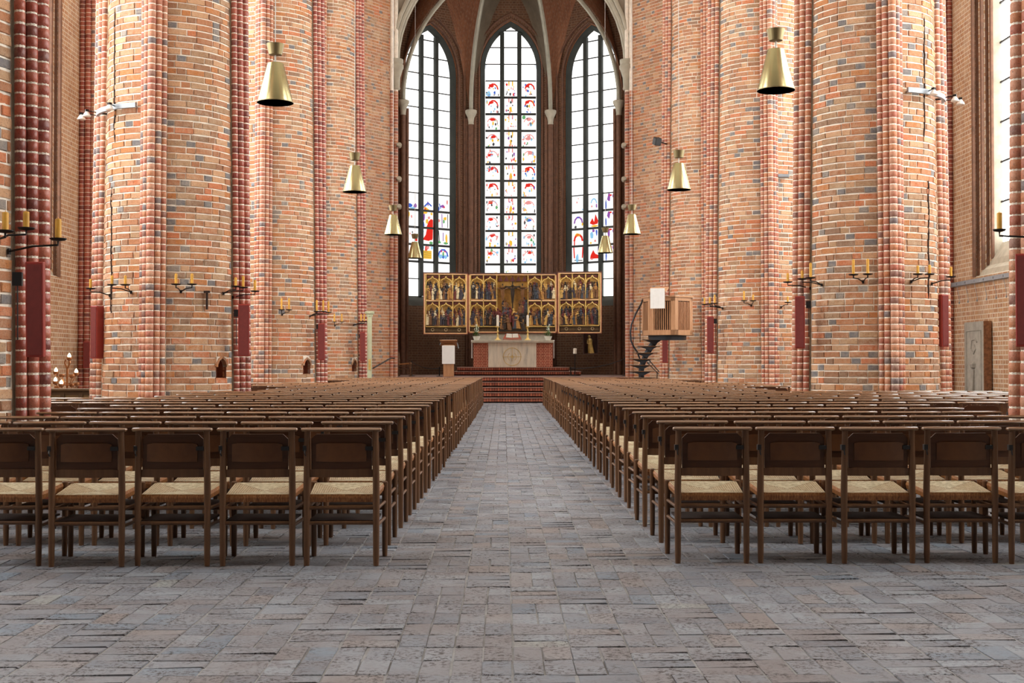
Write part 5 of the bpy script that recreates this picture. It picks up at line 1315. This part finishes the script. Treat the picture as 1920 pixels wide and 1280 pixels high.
# ------------------------------------------------------------------ pulpit with its spiral stair
UY = 35.5
uc = W(1251, 600, UY); hx, hy = uc.x, UY
zb, zt = W(0, 628, UY - .4).z, W(0, 557, UY - .4).z
pu = empty('pulpit', (hx, hy, 0)); tag(pu, 'hexagonal slatted oak pulpit on a dark drum with spiral steps', 'pulpit')
HV = [radians(-80 + 60 * k) for k in range(6)]
hr = .71
hv = lambda a, r, z: Vector((hx + r * cos(a), hy + r * sin(a), z))
for k in range(6):
    a0, a1 = HV[k], HV[(k + 1) % 6]; A0, A1 = hv(a0, hr, 0), hv(a1, hr, 0); e = (A1 - A0); L = e.length; e.normalize(); nrm = Vector((e.y, -e.x, 0)); rz = atan2(e.y, e.x)
    at_ = lambda u, d, z: A0 + e * u + nrm * d + Vector((0, 0, z))
    fr = MB()
    for (u, w_, z, h) in ((L / 2, L, zb + .07, .14), (L / 2, L, zt - .05, .10), (.06, .12, (zb + zt) / 2, zt - zb), (L - .06, .12, (zb + zt) / 2, zt - zb)): fr.box(at_(u, -.02, z), (w_, .05, h), rz=rz)
    pn = part('panel_frame', fr, [M['oak']], pu)
    mb = MB(); mb.box(at_(L / 2, -.055, (zb + zt) / 2), (L - .15, .012, zt - zb - .1), rz=rz); part('panel_back', mb, [M['cavity']], pn)
    if k in (0, 4, 5, 3):
        ns = 8 if k != 3 else 4
        for i in range(ns):
            mb = MB(); mb.box(at_(.12 + (L - .24) * (i + .5) / ns, -.02, (zb + zt) / 2), ((L - .24) / ns * .42, .035, zt - zb - .24), rz=rz); part('slat', mb, [M['oak_slat']], pn)
mb = MB(); n = 6
mb.prism([(hr * 1.06 * cos(a), hr * 1.06 * sin(a)) for a in HV], lambda u, v, d: (hx + u, hy + v, zt + d), 0, .035); part('hand_rail', mb, [M['oak']], pu)
mb = MB(); mb.prism([(hr * .98 * cos(a), hr * .98 * sin(a)) for a in HV], lambda u, v, d: (hx + u, hy + v, zb + d), 0, .03); part('floor_board', mb, [M['oak']], pu)
mb = MB(); mb.lathe([(.48, -.13), (.52, -.13), (.53, -.005)], (hx, hy, zb), 32); part('drum', mb, [M['steel_blue']], pu, smooth=True)
# book rest and cloth on the face towards the nave
dq = W(1232, 560, UY - .72); fa = radians(-110)
cu = Vector((dq.x, dq.y, 0))
mb = MB(); Rm = Matrix.Rotation(fa + pi / 2, 3, 'Z') @ Matrix.Rotation(radians(20), 3, 'X'); mb.box((dq.x + .05, dq.y + .12, zt + .2), (.5, .42, .03), M=Rm); mb.box((dq.x + .08, dq.y + .2, zt + .08), (.06, .06, .3)); part('book_rest', mb, [M['oak']], pu)
cz0, cz1 = W(0, 578, UY - .75).z, W(0, 540, UY - .75).z
mb = MB(); rz = radians(-20)
for i in range(8):
    u0, u1 = -.2 + .4 * i / 8, -.2 + .4 * (i + 1) / 8
    q = lambda u, z, t: Vector((dq.x, dq.y - .10, 0)) + Vector((u * cos(rz), u * sin(rz) + .006 * sin(u * 50) + t, z))
    mb.mesh_part([q(u, z, t) for t in (0, .006) for u, z in ((u0, cz0), (u1, cz0), (u1, cz1), (u0, cz1))], [(0, 1, 2, 3), (7, 6, 5, 4), (0, 4, 5, 1), (2, 6, 7, 3)])
part('cloth', mb, [M['linen']], pu, smooth=True)
# support from the drum down, and steps
sp = [W(px, py, UY + .1 + .0 * i) for i, (px, py) in enumerate(((1232, 632), (1224, 645), (1216, 657), (1209, 670), (1204, 684), (1202, 697), (1203, 715), (1207, 735), (1214, 762)))]
sp[-1].z = 0.0
mb = MB(); mb.tube(sp, [.10, .09, .085, .08, .08, .08, .08, .085, .09], 10, sx=.8); part('stair_spine', mb, [M['steel_blue']], pu, smooth=True)
tr = [(1224.5, 637, 40), (1216, 649, 42), (1209, 661.5, 45), (1203, 673, 47), (1201, 684.5, 48), (1203, 696, 48), (1206, 708, 48), (1211, 720, 48), (1217, 732, 48), (1224, 744, 48), (1231, 756, 48)]
for i, (px, py, w_) in enumerate(tr):
    c = W(px, py, UY - .05); c.z = max(.05, c.z); ww = w_ / 67.0; a = radians(4 - 3 * i)
    mb = MB(); mb.box(c, (ww, .26, .024), rz=a); t_ = part('tread', mb, [M['chair_wood']], pu)
    e = Vector((cos(a), sin(a), 0)); nn = Vector((-sin(a), cos(a), 0)); h = min(.12, c.z - .015)
    mb = MB(); sp_ = W(min(1236, sp[min(i, 7)].x and px + 4), py, UY - .05)
    mb.mesh_part([c + e * u + nn * v + Vector((0, 0, z)) for v in (-.08, .08) for u, z in ((-ww * .38, -.012), (ww * .36, -.012), (.05, -h))], [(0, 1, 2), (5, 4, 3), (0, 3, 4, 1), (1, 4, 5, 2), (2, 5, 3, 0)]); part('tread_bracket', mb, [M['steel_blue']], t_)
mb = MB(); mb.tube([W(px, py, UY + dy) for px, py, dy in ((1204, 563, .1), (1203, 568, .0), (1192, 588, -.1), (1184, 608, -.2), (1182, 622, -.2), (1183, 638, -.2), (1188, 650, -.2), (1195, 660, -.15), (1206, 690, -.1))], .025, 8); part('stair_handrail', mb, [M['steel_blue']], pu, smooth=True)
mb = MB(); mb.tube([W(1200, 575, UY), W(1200, 641, UY)], .010, 5); part('baluster', mb, [M['iron']], pu)
mb = MB(); mb.tube([W(1216, 674, UY - .15), W(1236, 697, UY - .15)], .014, 5); mb.tube([W(1213, 679, UY - .15), W(1235, 701, UY - .15)], .012, 5); mb.tube([W(1232, 696, UY - .15), W(1232, 740, UY - .15)], .012, 5); part('lower_rail', mb, [M['iron']], pu)

# ------------------------------------------------------------------ right aisle: tomb slab, cable tray; left aisle: candle tree, panelled bench
M['slab'] = plain('weathered_tomb_slab', srgb(150, 146, 136), .85, vary=.2, scale=5, bump=.4)
M['slab_edge'] = plain('rough_brown_edge', srgb(128, 88, 58), .95, vary=.4, scale=14, bump=.8)
y0, y1 = 27.45, 28.6; xw = WALL_R - .02; zt = W(1820, 603, 28).z
rt = empty('tomb_slab', (xw, (y0 + y1) / 2, 0)); tag(rt, 'grey carved tomb slab leaning upright on the right aisle wall', 'tomb slab')
mb = MB(); mb.box((xw - .09, (y0 + y1) / 2, zt / 2), (.16, y1 - y0, zt)); part('slab', mb, [M['slab']], rt)
mb = MB(); mb.box((xw - .09, y0 - .012, zt / 2), (.165, .03, zt)); part('rough_edge', mb, [M['slab_edge']], rt)
mb = MB(); xf = xw - .175; ym = (y0 + y1) / 2
mb.tube([(xf, y0 + .14, .2), (xf, y0 + .14, zt - .2), (xf, y1 - .14, zt - .2), (xf, y1 - .14, .2)], .018, 5)
mb.tube([(xf, ym - .2, zt - .45), (xf, ym - .1, zt - .38), (xf, ym + .1, zt - .4), (xf, ym + .16, zt - .6), (xf, ym, zt - .7), (xf, ym - .12, zt - .6), (xf, ym - .05, zt - .5)], .02, 5)
mb.lathe([(.0, -.1), (.1, -.05), (.12, .02), (.0, .12)], (xf + .02, ym, zt - .95), 8)
mb.tube([(xf, ym, zt - 1.05), (xf, ym + .05, zt - 1.5), (xf, ym + .02, .3)], [.05, .09, .06], 6)
part('carving', mb, [M['slab']], rt)
xw = WALL_R - .03; zc = W(1790, 535, 29.9).z
rt = empty('cable_tray', (xw, 27, zc)); tag(rt, 'grey steel bar with hooks along the right aisle wall under the sill', 'cable tray')
mb = MB(); mb.box((xw - .02, 26.9, zc), (.05, 6.0, .09)); part('bar', mb, [M['grey_metal']], rt)
for k in range(6): mb = MB(); yy = 29.4 - k * .55; mb.box((xw - .05, yy, zc), (.02, .04, .04)); mb.tube([(xw - .04, yy, zc - .04), (xw - .03, yy - .12, zc - .3), (xw - .03, yy - .16, zc - .42)], .005, 5); mb.lathe([(0, -.03), (.018, -.01), (.015, .02), (0, .03)], (xw - .04, yy - .16, zc - .44), 8); part('tray_hook', mb, [M['grey_metal']], rt)  # small unlit hooks hanging from the bar
M['plinth'] = plain('grey_green_plinth', srgb(160, 164, 156), .9, vary=.15, scale=3)
mb = MB(); mb.box((WALL_R - .06, 24.7, .32), (.12, 5.4, .64)); tag(solo('baseboard_right', mb, [M['plinth']], (WALL_R, 24.7, 0)), kind='structure')

CY = 24.0
p = W(126, 725, CY); rt = empty('candle_tree', (p.x, p.y, 0)); tag(rt, 'iron candle tree with glowing round lights in the left aisle', 'candle tree')
M['copper'] = plain('copper_brown_metal', srgb(150, 96, 56), .4, metal=.6, vary=.2)
M['flame'] = glow('candle_flame', (1.0, .78, .45, 1), 14.0)
zt = W(126, 674, CY).z
mb = MB(); mb.lathe([(.3, 0), (.28, .03), (.04, .06)], (p.x, p.y, 0), 14); part('foot', mb, [M['copper']], rt)
mb = MB(); mb.tube([(p.x, p.y, .03), (p.x, p.y, zt - .15)], .022, 8); part('stem', mb, [M['copper']], rt)
mb = MB()
for s in (-1, 1): mb.tube([(p.x, p.y, zt - .18), (p.x + s * .05, p.y, zt - .06), (p.x + s * .03, p.y, zt)], .016, 6)
part('fork', mb, [M['copper']], rt)
for i, (px, py, lit) in enumerate(((130, 669, 1), (105, 696, 1), (116, 701, 0), (143, 698, 1), (135, 702, 0), (104, 714, 1), (115, 719, 1), (135, 719, 0), (144, 717, 0), (107, 724, 0))):
    q = W(px, py, CY + (.12 if i % 2 else -.12))
    mb = MB(); b0 = Vector((p.x, p.y, max(.6, q.z - .22))); mb.tube([b0, (b0 + q) / 2 - Vector((0, 0, .08)), q - Vector((0, 0, .05))], .009, 5); ar = part('branch', mb, [M['copper']], rt)
    mb = MB(); mb.lathe([(.012, -.07), (.045, -.055), (.055, -.02), (.048, .0), (.04, -.02)], q, 10); part('cup', mb, [M['copper']], ar, smooth=True)
    if lit: mb = MB(); mb.lathe([(0, -.02), (.03, 0), (.034, .02), (.02, .05), (0, .075)], q, 8); part('flame', mb, [M['flame']], ar, smooth=True)
BY = 22.6
a0, a1 = W(84, 740, BY), W(186, 740, BY); zt = W(120, 728, BY).z
rt = empty('panelled_bench', ((a0.x + a1.x) / 2, BY, 0)); tag(rt, 'low dark panelled wooden bench front in the left aisle', 'bench')
M['bench'] = wood('old_brown_oak', srgb(84, 62, 38), srgb(116, 90, 58), .5, (3, 20, 20))
M['bench_panel'] = wood('worn_bench_panel', srgb(126, 102, 66), srgb(150, 124, 84), .55, (3, 20, 20))
L = a1.x - a0.x
mb = MB(); mb.box(((a0.x + a1.x) / 2, BY, zt - .02), (L + .06, .2, .04), ch=.008); part('top_board', mb, [M['bench']], rt)
n = 3
for k in range(n + 1): mb = MB(); mb.box((a0.x + L * k / n, BY, (zt - .04) / 2), (.07, .07, zt - .04)); part('post', mb, [M['bench']], rt)
for k in range(n):
    xm = a0.x + L * (k + .5) / n
    for z_, h_ in ((zt - .075, .07), (.12, .12)): mb = MB(); mb.box((xm, BY, z_), (L / n - .07, .05, h_)); part('rail', mb, [M['bench']], rt)
    mb = MB(); mb.box((xm, BY + .01, (zt - .11 + .18) / 2), (L / n - .07, .02, zt - .11 - .18)); part('panel', mb, [M['bench_panel']], rt)
